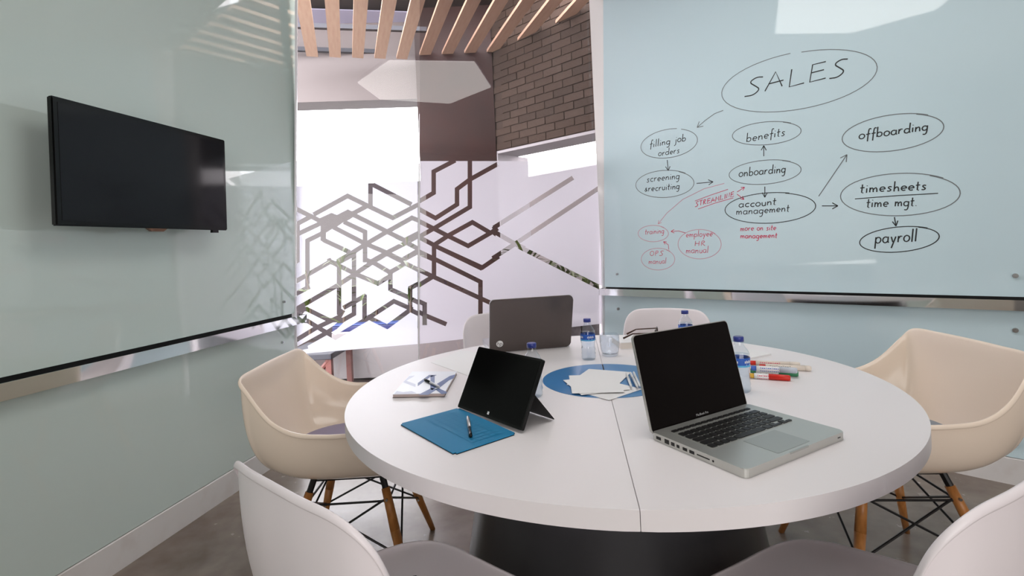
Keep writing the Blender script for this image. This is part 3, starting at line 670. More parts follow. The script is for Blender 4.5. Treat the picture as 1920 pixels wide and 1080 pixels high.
def f_mount(bm):
    for s in legs:
        a = ltop(*s); tube(bm, a + (lbot(*s) - a) * .06, a + (a - lbot(*s)) * .03, .0095, .0095, 12); tube(bm, a, Vector((a.x * .85, a.y * .85, .425)), .011, .011, 10)
    for sx in (1, -1): tube(bm, Vector((sx * .118, .12, .40)), Vector((sx * .118, -.12, .40)), .007, .007, 8)
    for sy in (1, -1): tube(bm, Vector((.118, sy * .11, .40)), Vector((-.118, sy * .11, .40)), .007, .007, 8)
def f_bolt(bm):
    for s in legs:
        for z in (.335, .16):
            p = lpt(*s, z); d = Vector((s[0], 0, 0)); tube(bm, p - d * .022, p + d * .022, .0045, .0045, 8)
WIRE, MOUNT, BOLT = mk(f_wire, 'wire_black', 'wire_brace'), mk(f_mount, 'wire_black', 'mount'), mk(f_bolt, 'brushed_steel', 'bolts')
PADA = mk(lambda bm: lathe(bm, [(0, .505), (.14, .504), (.170, .498), (.178, .480), (.165, .446), (0, .438)], 40, Matrix.Translation((0, -.045, 0))), 'pad_purple', 'seat_pad')
PADB = mk(lambda bm: lathe(bm, [(0, .515), (.15, .514), (.180, .508), (.186, .486), (.172, .448), (0, .438)], 40, Matrix.Translation((0, -.03, 0))), 'pad_grey', 'seat_pad')
def chair(x, y, face, kind, label, grp, pad=None):
    """face: direction the sitter looks, degrees in plan (0 = +x)"""
    t = thing('arm_shell_chair' if kind == 'A' else 'shell_chair', label, 'chair', frame((x, y, 0), math.radians(face - 90)), grp)
    L_ = [('shell', SH_A if kind == 'A' else SH_B)] + [('leg', LEGM[s]) for s in legs] + [('wire_brace', WIRE), ('mount', MOUNT), ('bolts', BOLT)]
    if pad: L_.append(('seat_pad', pad))
    for n, me in L_:
        o = bpy.data.objects.new(n, me); C.objects.link(o); o.parent = t
    return t
chair(-.615, 1.847, 2, 'A', 'cream armchair shell with a purple pad at the left side of the table', 'moulded armchairs beside the table', PADA)
chair(1.232, 1.705, 175, 'A', 'cream armchair shell with a grey pad at the right side of the table', 'moulded armchairs beside the table', PADB)
chair(-.24, .97, 51, 'B', 'white shell chair nearest the camera at the front left, cut off by the frame', 'white side chairs around the table')
chair(.607, .912, 118, 'B', 'white shell chair at the front right corner, its back leaving the frame', 'white side chairs around the table')
chair(-.02, 2.57, -74, 'B', 'white shell chair behind the open taupe laptop at the window', 'white side chairs around the table')
chair(.70, 2.42, -117, 'B', 'white shell chair behind the spectacles in front of the whiteboard', 'white side chairs around the table')

# ------------------------------------------------------------------ silver laptop
def T(x, y, z=TZ): return onz(x, y, z)
p, q = T(1221, 823), T(1402, 768); a_ = math.atan2(q.y - p.y, q.x - p.x)
mb = thing('laptop', 'silver open laptop with black keys at the front right of the table', 'laptop', frame((p.x, p.y, TZ), a_))
Wm, Dm = .325, .233
bm = BM(); rbox(bm, Wm, Dm, .0165, .012, .0005, Wm / 2, -Dm / 2)
es = [e for e in bm.edges if all(v.co.z > .016 for v in e.verts)]; bmesh.ops.bevel(bm, geom=es, offset=.0012, segments=2, affect='EDGES')
base = obj('base', bm, 'aluminium', mb)
bm = BM(); rbox(bm, .268, .108, .0006, .004, .0168, Wm / 2, -.030 - .054); obj('keyboard_well', bm, 'aluminium', base)
bm = BM(); rbox(bm, .105, .076, .0004, .003, .0171, Wm / 2, -.149 - .036); obj('trackpad', bm, 'trackpad_grey', base)
kb = BM(); rbox(kb, .0158, .0152, .0016, .0022, 0, 0, 0, n=2); km = bpy.data.meshes.new('key'); kb.to_mesh(km); kb.free(); km.materials.append(MT['key_black'])
rows_ = [[1.0] * 14, [1] * 13 + [1.5], [1.5] + [1] * 13, [1.8] + [1] * 11 + [1.8], [2.4] + [1] * 10 + [2.4]]
u_ = .0187
kx0 = Wm / 2 - .262 / 2 + .0095
def key(x, y, sx, sy):
    o = bpy.data.objects.new('key', km); C.objects.link(o); o.parent = base; o.location = (x, y, .0174); o.scale = (sx, sy, 1)
for r_, row in enumerate(rows_):
    tot = sum(row); sc = 14.05 / tot; x = 0
    for k in row:
        wk = k * sc; y = -.035 - r_ * .0187 + (.004 if r_ == 0 else 0); key(kx0 - .0095 + (x + wk / 2) * u_ , y, (wk * u_ - .0028) / .0158, .6 if r_ == 0 else 1); x += wk
x = 0
for k in (1, 1, 1, 1.25, 5.1, 1.25, 1):
    key(kx0 - .0095 + (x + k / 2) * u_, -.035 - 5 * .0187, (k * u_ - .0028) / .0158, 1); x += k
for k, yy, s_ in ((x + .5, 0, .5), (x + 1.5, .0042, .5), (x + 1.5, -.0042, .5), (x + 2.4, 0, .5)): key(kx0 - .0095 + k * u_ * .985, -.035 - 5 * .0187 + yy - (.0035 if s_ == .5 and yy == 0 else 0), .95, .48)
for i, (y0_, l_, h_) in enumerate(((.016, .013, .006), (.040, .012, .009), (.058, .009, .007), (.073, .007, .006), (.089, .011, .006), (.106, .012, .006), (.125, .030, .0022))):
    bm = BM(); box(bm, (-.0006, -y0_ - l_, .0085 - h_ / 2), (.002, -y0_, .0085 + h_ / 2)); obj('port', bm, 'key_black', base)
bm = BM(); tube(bm, (-.0006, -.163, .0085), (.002, -.163, .0085), .0022, .0022, 10); obj('port', bm, 'key_black', base)
bm = BM(); box(bm, (Wm - .03, -Dm - .0004, .0075), (Wm - .02, -Dm + .002, .0095)); obj('indicator_slot', bm, 'key_black', base)
bm = BM(); box(bm, (Wm / 2 - .03, -Dm - .0003, .0135), (Wm / 2 + .03, -Dm + .003, .0172)); obj('finger_notch', bm, 'trackpad_grey', base)
LA_ = math.radians(103.5)
Ml = Matrix.Translation((0, 0, .013)) @ Matrix.Rotation(LA_, 4, 'X')
# lid local: x width, y up along the lid, z towards the viewer
Ml = Matrix.Translation((0, -.004, .012)) @ Matrix.Rotation(LA_ - PI, 4, 'X') @ Matrix.Rotation(PI, 4, 'X')
ca, sa_ = math.cos(LA_), math.sin(LA_)
Ml = Matrix(((1, 0, 0, 0), (0, -ca, -sa_, -.006), (0, sa_, -ca, .010), (0, 0, 0, 1)))
def lidframe(ang, y0, z0):
    ca, sa2 = math.cos(ang), math.sin(ang)
    return Matrix(((1, 0, 0, 0), (0, -ca, -sa2, y0), (0, sa2, -ca, z0), (0, 0, 0, 1)))
lid = bpy.data.objects  # placeholder
bm = BM(); rbox(bm, Wm, .218, .0055, .011, -.0055, Wm / 2, .109); lid = obj('lid', bm, 'aluminium', mb); lid.matrix_local = lidframe(LA_, -.004, .010)
bm = BM(); rbox(bm, Wm - .004, .214, .0008, .010, .0, Wm / 2, .109); obj('screen', bm, 'laptop_screen', lid)
bm = BM(); tube(bm, (.05, .002, -.002), (Wm - .05, .002, -.002), .006, .006, 14); obj('hinge', bm, 'key_black', lid)
text_obj('MacBook Pro', .0075, 'glyph_grey', lid, Matrix.Translation((Wm / 2, .014, .0012)))

# ------------------------------------------------------------------ tablet with blue type cover
p = T(858, 768); a_ = math.radians(-49.3)
q = T(971, 811); a_ = math.atan2(q.y - p.y, q.x - p.x)
tab = thing('tablet', 'black tablet on a kickstand with a bright blue keyboard cover folded out', 'tablet', frame((p.x, p.y, TZ), a_))
Wt, Ht = .262, .172
lt = bpy.data.objects
bm = BM(); rbox(bm, Wt, Ht, .009, .005, -.009, Wt / 2, Ht / 2)
Mt = lidframe(math.radians(118), 0, .0075)
scr = obj('tablet_body', bm, 'tv_black', tab); scr.matrix_local = Mt
bm = BM(); rbox(bm, Wt - .012, Ht - .012, .0006, .002, 0, Wt / 2, Ht / 2); obj('screen', bm, 'screen_matte', scr)
bm = BM()
for i in (0, 1):
    for j in (0, 1): box(bm, (Wt / 2 - .0035 + i * .0038, .0085 + j * .0038, .0007), (Wt / 2 - .0002 + i * .0038, .0118 + j * .0038, .0010))
obj('window_emblem', bm, 'glyph_white', scr)
top = Mt @ Vector((0, Ht * .52, -.009)); 
bm = BM(); foot = Vector((0, .116, .0035))
prism(bm, [Vector((0.006, top.y, top.z)), Vector((Wt - .006, top.y, top.z)), Vector((Wt - .006, foot.y, foot.z)), Vector((0.006, foot.y, foot.z))], Vector((0, -.0022, -.001))); obj('kickstand', bm, 'tv_black', tab)
cc = [T(750, 797), T(852, 854), T(968, 815), T(860, 767)]
Mi = tab.matrix_world.inverted(); bm = BM()
loc = [Mi @ c for c in cc]; loc = [Vector((v.x, v.y, .0006)) for v in loc]
prism(bm, loc, Vector((0, 0, .003))); ve = [e for e in bm.edges if abs(e.verts[0].co.z - e.verts[1].co.z) > .002]
bmesh.ops.bevel(bm, geom=ve, offset=.006, segments=4, affect='EDGES'); cov = obj('keyboard_cover', bm, 'cover_blue', tab)
bm = BM(); b0 = [v + (sum(loc, Vector()) / 4 - v) * -.004 for v in loc]; prism(bm, [Vector((v.x, v.y, .0002)) for v in b0], Vector((0, 0, .0016)))
ve = [e for e in bm.edges if abs(e.verts[0].co.z - e.verts[1].co.z) > .001]; bmesh.ops.bevel(bm, geom=ve, offset=.006, segments=4, affect='EDGES'); obj('cover_backing', bm, 'tv_black', tab)
o_, ux, uy = loc[0], loc[1] - loc[0], loc[3] - loc[0]
bm = BM()
def L2(a, b, dz=.00075): return o_ + ux * a + (loc[3] - loc[0] + ((loc[2] - loc[1]) - (loc[3] - loc[0])) * a) * b + Vector((0, 0, .0030 + dz - .00003))
for r_ in range(5):
    for k in range(13):
        a0, b0_ = .06 + k * .066, .36 + r_ * .105
        pts = [L2(a0, b0_), L2(a0 + .058, b0_), L2(a0 + .058, b0_ + .088), L2(a0, b0_ + .088)]
        bm.faces.new([bm.verts.new(v) for v in pts])
kp = obj('key_print', bm, 'cover_print', cov); kp['kind'] = 'stuff'
def pen(name, label, P0, P1, r, m1, m2, z, grp=None, clip=True, cat='pen'):
    a, b = Vector(P0), Vector(P1); a.z = b.z = z + r
    d = (b - a); L_ = d.length; ang = math.atan2(d.y, d.x)
    t = thing(name, label, cat, Matrix.Translation((a.x, a.y, a.z)) @ Matrix.Rotation(ang, 4, 'Z'), grp)
    Mx = Matrix.Rotation(PI / 2, 4, 'Y')
    bm = BM(); lathe(bm, [(0, 0), (r * .3, 0), (r * .95, L_ * .1), (r, L_ * .12), (r, L_ * .6), (0, L_ * .6)], 14, Mx); obj('barrel', bm, m1, t, smooth=True)
    bm = BM(); lathe(bm, [(0, L_ * .6), (r * .98, L_ * .6), (r * .98, L_ * .97), (r * .6, L_), (0, L_)], 14, Mx); obj('cap', bm, m2, t, smooth=True)
    if clip:
        bm = BM(); box(bm, (L_ * .62, -.0012, r * .9), (L_ * .96, .0012, r * 1.25)); obj('clip', bm, m2, t)
    return t
pen('pen', 'silver and black pen lying on the blue keyboard cover', T(877, 783, TZ + .004), T(883, 822, TZ + .004), .0042, 'silver_plastic', 'tv_black', TZ + .0042)
# ------------------------------------------------------------------ taupe laptop seen from behind
p, q = T(920, 663), T(1062, 651); a_ = math.atan2(q.y - p.y, q.x - p.x)
hp = thing('laptop', 'taupe grey laptop with a round silver emblem, seen from behind', 'laptop', frame((p.x - .004, p.y, TZ), a_))
Wh = .352
bm = BM(); rbox(bm, Wh, .24, .022, .02, .001, Wh / 2, .12); hb = obj('base', bm, 'silver_plastic', hp)
bm = BM(); rbox(bm, Wh - .05, .11, .002, .004, .0225, Wh / 2, .085); obj('keyboard', bm, 'silver_plastic', hb)
ang = math.radians(108)
Mh = Matrix(((1, 0, 0, 0), (0, math.cos(ang), -math.sin(ang), .012), (0, math.sin(ang), math.cos(ang), .006), (0, 0, 0, 1)))
Mh = Matrix(((1, 0, 0, 0), (0, math.cos(ang), -math.sin(ang), .004), (0, math.sin(ang), math.cos(ang), .004), (0, 0, 0, 1)))
bm = BM(); rbox(bm, Wh, .236, .010, .018, -.004, Wh / 2, .118); 
bmesh.ops.bevel(bm, geom=[e for e in bm.edges if all(v.co.z > .005 for v in e.verts)], offset=.003, segments=3, affect='EDGES')
hl = obj('lid', bm, 'lid_taupe', hp, smooth=False); hl.matrix_local = Mh
bm = BM(); rbox(bm, Wh + .001, .237, .003, .018, -.007, Wh / 2, .118); obj('lid_edge', bm, 'silver_plastic', hl)
bm = BM(); lathe(bm, [(0, 0), (.0145, 0), (.0145, .0006), (0, .0006)], 32, Matrix.Translation((.042, .04, .0061))); em = obj('round_emblem', bm, 'glyph_white', hl)
text_obj('hp', .024, 'lid_taupe', hl, Matrix.Translation((.042, .040, .0069)) @ Matrix(((1, .25, 0, 0), (0, 1, 0, 0), (0, 0, 1, 0), (0, 0, 0, 1))), 'emblem_letters')

# ------------------------------------------------------------------ bottles and tumbler
def bottle(px_, label, rot=0.0, grp='small water bottles on the table'):
    P = T(*px_); t = thing('water_bottle', label, 'bottle', frame((P.x, P.y, TZ), rot), grp)
    R_ = .0275; pr_ = [(0, .002), (.014, .002), (.022, .0003), (.026, .004)]
    for z, r in ((.012, 1), (.018, .94), (.024, 1), (.032, .93), (.040, .99), (.050, .90), (.060, .90), (.070, .99), (.075, 1.0), (.098, 1.0), (.102, .96), (.108, .98), (.118, .82), (.128, .55), (.134, .44), (.150, .44)): pr_.append((R_ * r, z))
    bm = BM(); lathe(bm, pr_, 36); obj('plastic_body', bm, 'thin_plastic', t, smooth=True)
    wr = [(0, .003)] + [(max(0, r - .0010), z + .0006) for r, z in pr_[2:] if z < .105] + [(R_ * .95, .107), (0, .107)]
    bm = BM(); lathe(bm, wr, 36); obj('water', bm, 'water', t, smooth=True)
    bm = BM(); lathe(bm, [(R_ * 1.01, .074), (R_ * 1.012, .0745), (R_ * 1.012, .0985), (R_ * 1.01, .099)], 36); lb = obj('paper_label', bm, 'label_blue', t, smooth=True)
    bm = BM(); lathe(bm, [(R_ * 1.016, .074), (R_ * 1.018, .0765), (R_ * 1.016, .079)], 36); obj('label_band', bm, 'label_cyan', lb, smooth=True)
    bm = BM()
    for sx in range(4):
        for k in range(7):
            a = sx * PI / 2 - PI / 2 - .42 + k * .14; z0, z1 = .085, .091 + .002 * (k % 2)
            pts = [Vector((math.cos(a + s) * R_ * 1.02, math.sin(a + s) * R_ * 1.02, z)) for s, z in ((0, z0), (.09, z0), (.09, z1), (0, z1))]
            poly(bm, pts)
        a = sx * PI / 2 - PI / 2
        poly(bm, [Vector((math.cos(a + s) * R_ * 1.021, math.sin(a + s) * R_ * 1.021, z)) for s, z in ((-.25, .0785), (.25, .0785), (.25, .0825), (-.25, .0825))])
    obj('label_print', bm, 'glyph_white', lb)
    bm = BM(); lathe(bm, [(0, .156), (.0125, .156), (.0138, .1545), (.0140, .1425), (.0128, .1425), (.0128, .150), (0, .150)], 36); cp = obj('bottle_cap', bm, 'cap_blue', t, smooth=True)
    for q_ in cp.data.polygons: q_.use_smooth = abs(q_.normal.z) < .5
bottle((1104, 674), 'small water bottle standing alone left of the empty tumbler', .2)
bottle((1001, 743), 'small water bottle half hidden behind the black tablet', 1.0)
bottle((1389, 734), 'small water bottle just behind the right edge of the silver laptop screen', .5)
bottle((1287, 655), 'small water bottle whose cap shows above the silver laptop screen', .8)
P = T(1144, 667); t = thing('tumbler', 'empty clear glass tumbler beside the upright water bottle', 'glass', frame((P.x, P.y, TZ)))
bm = BM(); lathe(bm, [(0, .0005), (.027, .0005), (.031, .004), (.036, .03), (.0385, .055), (.037, .085), (.0365, .0855), (.036, .085), (.0372, .055), (.0345, .030), (.029, .010), (0, .008)], 48); obj('tumbler_wall', bm, 'thin_plastic', t, smooth=True)

# ------------------------------------------------------------------ books, spectacles, papers
def book(px_, ang, w_, d, h, z, label, m='paper_white', pages='paper_cream', name='book', cat='book'):
    P = T(*px_, z); t = thing(name, label, cat, frame((P.x, P.y, z), math.radians(ang)))
    bm = BM(); box(bm, (0.001, .001, .003), (w_ - .002, d - .001, h - .003)); obj('page_block', bm, pages, t)
    bm = BM(); box(bm, (0, 0, 0.0004), (w_, d, .003)); obj('back_cover', bm, m, t)
    bm = BM(); box(bm, (0, 0, h - .003), (w_, d, h)); obj('front_cover', bm, m, t)
    return t
book((1164, 656), 3, .21, .15, .030, TZ, 'thick white book with cream pages lying under the spectacles')
gz = TZ + .031
ga, gb = T(1231, 634, gz), T(1184, 633, gz)
d = (gb - ga); d.z = 0; d.normalize(); sdv = V2(-d.y, d.x)
M = Matrix(((d.x, sdv.x, 0, ga.x), (d.y, sdv.y, 0, ga.y), (0, 0, 1, gz), (0, 0, 0, 1)))
sg = thing('spectacles', 'dark brown spectacles resting on the thick white book', 'spectacles', M)
bm = BM()
for s in (-1, 1):
    ring = [Vector((0, s * .034 + .026 * math.cos(k * PI / 8), .022 + .019 * math.sin(k * PI / 8))) for k in range(16)]
    for k in range(16): tube(bm, ring[k], ring[(k + 1) % 16], .0022, .0022, 6)
tube(bm, (0, -.008, .028), (0, .008, .028), .0022, .0022, 6); obj('rim', bm, 'spectacle_brown', sg)
bm = BM()
for s in (-1, 1):
    pts = [Vector((.0, s * .034 + .024 * math.cos(k * PI / 8), .022 + .017 * math.sin(k * PI / 8))) for k in range(16)]; prism(bm, pts, Vector((.001, 0, 0)))
obj('lenses', bm, 'thin_plastic', sg)
for s in (-1, 1):
    bm = BM(); tube(bm, (0, s * .062, .032), (.09, s * .056, .026), .0026, .0026, 8); tube(bm, (.09, s * .056, .026), (.13, s * .050, .0055), .0026, .0042, 8); obj('temple', bm, 'spectacle_brown', sg)
def card(px_, a_deg, w_, d, z, label, h=.0012, m='paper_white', grp=None, name='card', cat='card'):
    P = T(*px_, z); bm = BM(); box(bm, (0, 0, 0.0003), (w_, d, h)); o = obj(name, bm, m); o.matrix_world = frame((P.x, P.y, z), math.radians(a_deg)); return tag(o, label, cat, grp)
G = 'loose white cards on the blue centre'
z0 = TZ + .0013
card((1142, 751), 38, .148, .105, z0, 'white card at the bottom of the pile, its corner pointing at the camera', grp=G)
card((1062, 722), -28, .148, .21, z0 + .0014, 'white card jutting out to the left of the pile on the blue inlay', grp=G)
card((1090, 741), 12, .15, .17, z0 + .0028, 'white card in the middle of the pile turned slightly to the right', grp=G)
card((1072.6, 738), -4, .150, .20, z0 + .0042, 'white card on top of the pile at the centre of the table', grp=G)
zc_ = z0 + .006
for a, b, lab in (((1174, 701), (1184, 728), 'leftmost of three white pens lying on the cards'), ((1182, 701), (1196, 729), 'middle of three white pens lying on the cards'), ((1188, 700), (1200, 727), 'rightmost of three white pens lying on the cards')):
    pen('white_pen', lab, T(*b, zc_), T(*a, zc_), .0036, 'glyph_white', 'glyph_white', zc_ + .0002, 'white pens on the cards')
# notebook with blue geometric print
p, q = T(737, 747), T(832, 745); nang = math.atan2(q.y - p.y, q.x - p.x)
nc = [T(737, 746), T(833, 744), T(856, 703), T(774, 703)]
nb = thing('notebook', 'white notebook with a dark blue geometric cover print at the left table edge', 'notebook', frame((p.x, p.y, TZ), nang))
Mi = nb.matrix_world.inverted(); lc = [Mi @ c for c in nc]; lc = [V2(v.x, v.y, .0005) for v in lc]
bm = BM(); prism(bm, lc, V2(0, 0, .010)); obj('page_block', bm, 'notebook_edge', nb)
ctr_ = sum(lc, Vector()) / 4; big = [ctr_ + (v - ctr_) * 1.015 for v in lc]
bm = BM(); prism(bm, [V2(v.x, v.y, .0105) for v in big], V2(0, 0, .0012)); cvr = obj('front_cover', bm, 'notebook_cover', nb)
bm = BM(); prism(bm, [V2(v.x, v.y, .0002) for v in big], V2(0, 0, .0010)); obj('back_cover', bm, 'tv_black', nb)
zn = TZ + .0118
def npoly(pts, m):
    bm = BM(); poly(bm, [Mi @ (onz(700 + x / 6, 600 + y / 6, zn) + V2(0, 0, .0002)) for x, y in pts]); obj('cover_print', bm, m, cvr)
npoly([(500, 710), (628, 618), (715, 618), (690, 630), (640, 640), (590, 678), (500, 745)], 'print_blue')
npoly([(645, 625), (690, 625), (690, 730), (720, 750), (660, 790), (640, 770)], 'print_blue')
npoly([(690, 735), (860, 630), (925, 612), (905, 655), (850, 680), (750, 760), (720, 760)], 'print_blue')
npoly([(505, 842), (655, 765), (720, 780), (620, 842)], 'print_blue')
npoly([(690, 775), (740, 770), (828, 810), (820, 828), (770, 835)], 'print_blue')
npoly([(335, 700), (405, 632), (470, 626), (372, 684), (475, 722), (475, 755)], 'print_pale')
npoly([(232, 835), (265, 798), (335, 812), (430, 800), (485, 822), (390, 832)], 'print_pale')
pen('pen', 'black pen with a silver tip lying on the blue printed notebook', T(825, 729, zn), T(796, 714, zn), .0042, 'silver_plastic', 'tv_black', zn + .0003, clip=False)
# loose sheet behind the notebook
sc_ = [T(808, 680), T(884, 707), T(930, 668), T(865, 657)]
bm = BM(); prism(bm, [v + V2(0, 0, .0004) for v in sc_], V2(0, 0, .0006)); tag(obj('paper_sheet', bm, 'paper_white'), 'loose white paper sheet between the notebook and the taupe laptop', 'paper')
# thin notebook at right, beyond the markers
sc_ = [T(1398, 676), T(1446, 666), T(1408, 657), T(1360, 664)]
bm = BM(); prism(bm, [v + V2(0, 0, .0004) for v in sc_], V2(0, 0, .006)); tag(obj('thin_notebook', bm, 'paper_white'), 'thin white notebook behind the bottle and the markers', 'notebook')

# ------------------------------------------------------------------ markers
def marker(a, b, z, m_body, m_cap, m_tail, label, stripe, cap_frac=.34):
    r = .0088; A0, B0 = T(*a, z + r), T(*b, z + r); d = B0 - A0; L_ = d.length
    t = thing('marker', label, 'marker', Matrix.Translation(A0) @ Matrix.Rotation(math.atan2(d.y, d.x), 4, 'Z'), 'whiteboard markers piled on the table')
    Mx = Matrix.Rotation(PI / 2, 4, 'Y')
    bm = BM(); lathe(bm, [(0, 0), (r * .8, 0), (r * .85, .004), (r * .85, L_ * .12), (0, L_ * .12)], 18, Mx); obj('tail_plug', bm, m_tail, t, smooth=True)
    bm = BM(); lathe(bm, [(0, L_ * .12), (r, L_ * .12), (r, L_ * (1 - cap_frac)), (0, L_ * (1 - cap_frac))], 18, Mx); body = obj('barrel', bm, m_body, t, smooth=True)
    bm = BM(); lathe(bm, [(0, L_ * (1 - cap_frac)), (r * 1.04, L_ * (1 - cap_frac)), (r * 1.0, L_ * .96), (r * .8, L_), (0, L_)], 18, Mx); obj('marker_cap', bm, m_cap, t, smooth=True)
    bm = BM()
    for k in range(10):
        x0 = L_ * (.2 + .042 * k); hh = .34 if k % 3 else .5
        for s0 in (-.95, 0.1):
            pts = [Vector((x, -math.cos(s) * r * 1.015, math.sin(s) * r * 1.015)) for x, s in ((x0, s0 + .1), (x0 + L_ * .03, s0 + .1), (x0 + L_ * .03, s0 + .1 + hh), (x0, s0 + .1 + hh))]
            poly(bm, pts)
    obj('barrel_print', bm, stripe, body)
    return t
marker((1424, 687), (1521, 691), TZ, 'marker_cream', 'marker_cream', 'red_plastic', 'cream marker with black print reaching furthest right in the pile', 'ink_black', .12)
marker((1407, 695), (1497, 701), TZ, 'marker_white', 'green_plastic', 'green_plastic', 'white and green marker with a black end in the pile', 'green_plastic', .40)
marker((1405, 704), (1482, 709), TZ, 'marker_white', 'red_plastic', 'marker_yellow', 'red-capped marker nearest the camera in the pile', 'ink_red', .52)
marker((1408, 690), (1495, 695), TZ + .0145, 'marker_white', 'marker_silver', 'blue_plastic', 'white marker with blue print lying on top of the pile', 'blue_plastic', .38)
marker((1406, 680), (1500, 684), TZ + .0005, 'marker_cream', 'marker_cream', 'red_plastic', 'cream marker with red print at the back of the pile', 'ink_red', .2)

# ------------------------------------------------------------------ handwriting on the whiteboard
def Wp(x, y): return onp(x, y, RP + rn * (OFF + .0008), rn)
def stroke(bm, pts, wd):
    P = [Wp(*p) for p in pts]; L_, R_ = [], []
    for i, p in enumerate(P):
        a = P[max(0, i - 1)]; b = P[min(len(P) - 1, i + 1)]; d = (b - a)
        if d.length < 1e-7: d = V2(rd.x, rd.y)
        d.normalize(); s = d.cross(rn).normalized() * wd / 2
        L_.append(bm.verts.new(p + s)); R_.append(bm.verts.new(p - s))
    for i in range(len(P) - 1): bm.faces.new((L_[i], L_[i + 1], R_[i + 1], R_[i]))
def arc(cx, cy, rx, ry, a0, a1, n=10): return [(cx + rx * math.cos(math.radians(a0 + (a1 - a0) * k / n)), cy + ry * math.sin(math.radians(a0 + (a1 - a0) * k / n))) for k in range(n + 1)]
o5 = arc(.35, .5, .33, .45, 60, 420)
FT = {
 'a': (.75, [arc(.33, .45, .3, .42, 50, 330), [(.62, .9), (.62, .25), (.72, 0)]]),
 'b': (.75, [[(.08, 1.9), (.08, 0)], arc(.36, .45, .3, .42, 170, -170)]),
 'c': (.65, [arc(.4, .45, .33, .42, 50, 310)]),
 'd': (.8, [arc(.35, .45, .3, .42, 40, 330), [(.68, 1.9), (.66, .3), (.76, 0)]]),
 'e': (.7, [[(.08, .45), (.62, .5)] + arc(.35, .47, .29, .42, 10, 310)]),
 'f': (.5, [[(.55, 1.75), (.4, 1.9), (.25, 1.7), (.22, -.5)], [(0, .85), (.5, .9)]]),
 'g': (.75, [arc(.33, .45, .3, .42, 40, 330), [(.64, .9), (.62, -.4), (.45, -.75), (.15, -.65)]]),
 'h': (.7, [[(.1, 1.9), (.1, 0)], [(.1, .5), (.35, .88), (.55, .7), (.6, 0)]]),
 'i': (.28, [[(.12, .85), (.12, 0)], [(.12, 1.25), (.15, 1.35)]]),
 'j': (.4, [[(.28, .85), (.25, -.45), (.0, -.7)], [(.28, 1.25), (.31, 1.35)]]),
 'l': (.28, [[(.12, 1.9), (.12, 0)]]),
 'm': (1.0, [[(.08, .9), (.08, 0)], [(.08, .5), (.28, .88), (.44, .6), (.46, 0)], [(.46, .5), (.7, .88), (.84, .6), (.86, 0)]]),
 'n': (.7, [[(.08, .9), (.08, 0)], [(.08, .5), (.35, .88), (.55, .7), (.58, 0)]]),
 'o': (.72, [o5]), 'p': (.72, [[(.08, .9), (.08, -.75)], arc(.36, .45, .3, .42, 170, -170)]),
 'r': (.55, [[(.08, .9), (.08, 0)], [(.08, .5), (.3, .88), (.5, .82)]]),
 's': (.6, [[(.52, .8), (.3, .92), (.12, .72), (.3, .48), (.5, .25), (.3, 0), (.05, .1)]]),
 't': (.5, [[(.22, 1.6), (.2, .1), (.4, 0)], [(0, .95), (.48, 1.0)]]),
 'u': (.7, [[(.08, .9), (.12, .15), (.35, 0), (.55, .2)], [(.58, .9), (.6, 0)]]),
 'y': (.7, [[(.08, .9), (.32, .1)], [(.6, .9), (.2, -.75)]]),
 '&': (.7, [[(.6, .1), (.2, .9), (.35, 1.1), (.45, .85), (.08, .3), (.25, 0), (.6, .45)]]),
 '.': (.3, [[(.1, 0), (.14, .08)]]), ' ': (.55, []),
 'S': (.8, [[(.75, .95), (.45, 1.02), (.15, .8), (.45, .52), (.68, .28), (.4, 0), (.02, .04)]]),
 'A': (.85, [[(0, 0), (.38, 1), (.75, .08)], [(.12, .38), (.78, .42)]]),
 'L': (.8, [[(.12, 1), (.1, 0), (.75, .05)]]), 'E': (.8, [[(.7, 1), (.12, .98), (.08, 0), (.78, .04)], [(.12, .52), (.66, .55)]]),
 'T': (.75, [[(0, .95), (.72, 1)], [(.36, 1), (.34, 0)]]), 'R': (.75, [[(.1, 0), (.1, 1), (.5, .98), (.55, .7), (.12, .5), (.65, 0)]]),
 'M': (.9, [[(.05, 0), (.12, 1), (.42, .35), (.72, 1), (.8, 0)]]), 'I': (.4, [[(.2, 1), (.2, 0)]]), 'N': (.8, [[(.08, 0), (.1, 1), (.62, .05), (.66, 1)]]),
 'H': (.8, [[(.1, 1), (.1, 0)], [(.65, 1), (.65, 0)], [(.1, .5), (.65, .52)]]), 'O': (.85, [arc(.4, .5, .36, .48, 80, 440)]),
 'P': (.7, [[(.1, 0), (.1, 1), (.55, .95), (.55, .6), (.12, .48)]]),
}
def chaikin(P):
    for _ in range(2):
        Q_ = [P[0]]
        for (x0, y0), (x1, y1) in zip(P, P[1:]): Q_ += [(x0 * .75 + x1 * .25, y0 * .75 + y1 * .25), (x0 * .25 + x1 * .75, y0 * .25 + y1 * .75)]
        P = Q_ + [P[-1]]
    return P
def word(s, a, b, xh, m, wd, slant=.1):
    tot = sum(FT[c][0] + .12 for c in s) - .12
    ux, uy = (b[0] - a[0]) / tot, (b[1] - a[1]) / tot
    x = 0; bm = BM(); rr_ = random.Random(s)
    for c in s:
        if c == ' ': adopt(obj('handwritten_word', bm, m), wb); bm = BM()
        wch, st_ = FT[c]; jy = rr_.uniform(-.05, .05)
        for S_ in st_:
            if c in 'SsfgjrnmhutPRcey' and len(S_) > 3: S_ = chaikin(S_)
            P = [(a[0] + ux * (x + px_) + xh * slant * py_, a[1] + uy * (x + px_) - xh * (py_ + jy)) for px_, py_ in S_]
            stroke(bm, P, wd)
        x += wch + .12
    adopt(obj('handwritten_word', bm, m), wb)
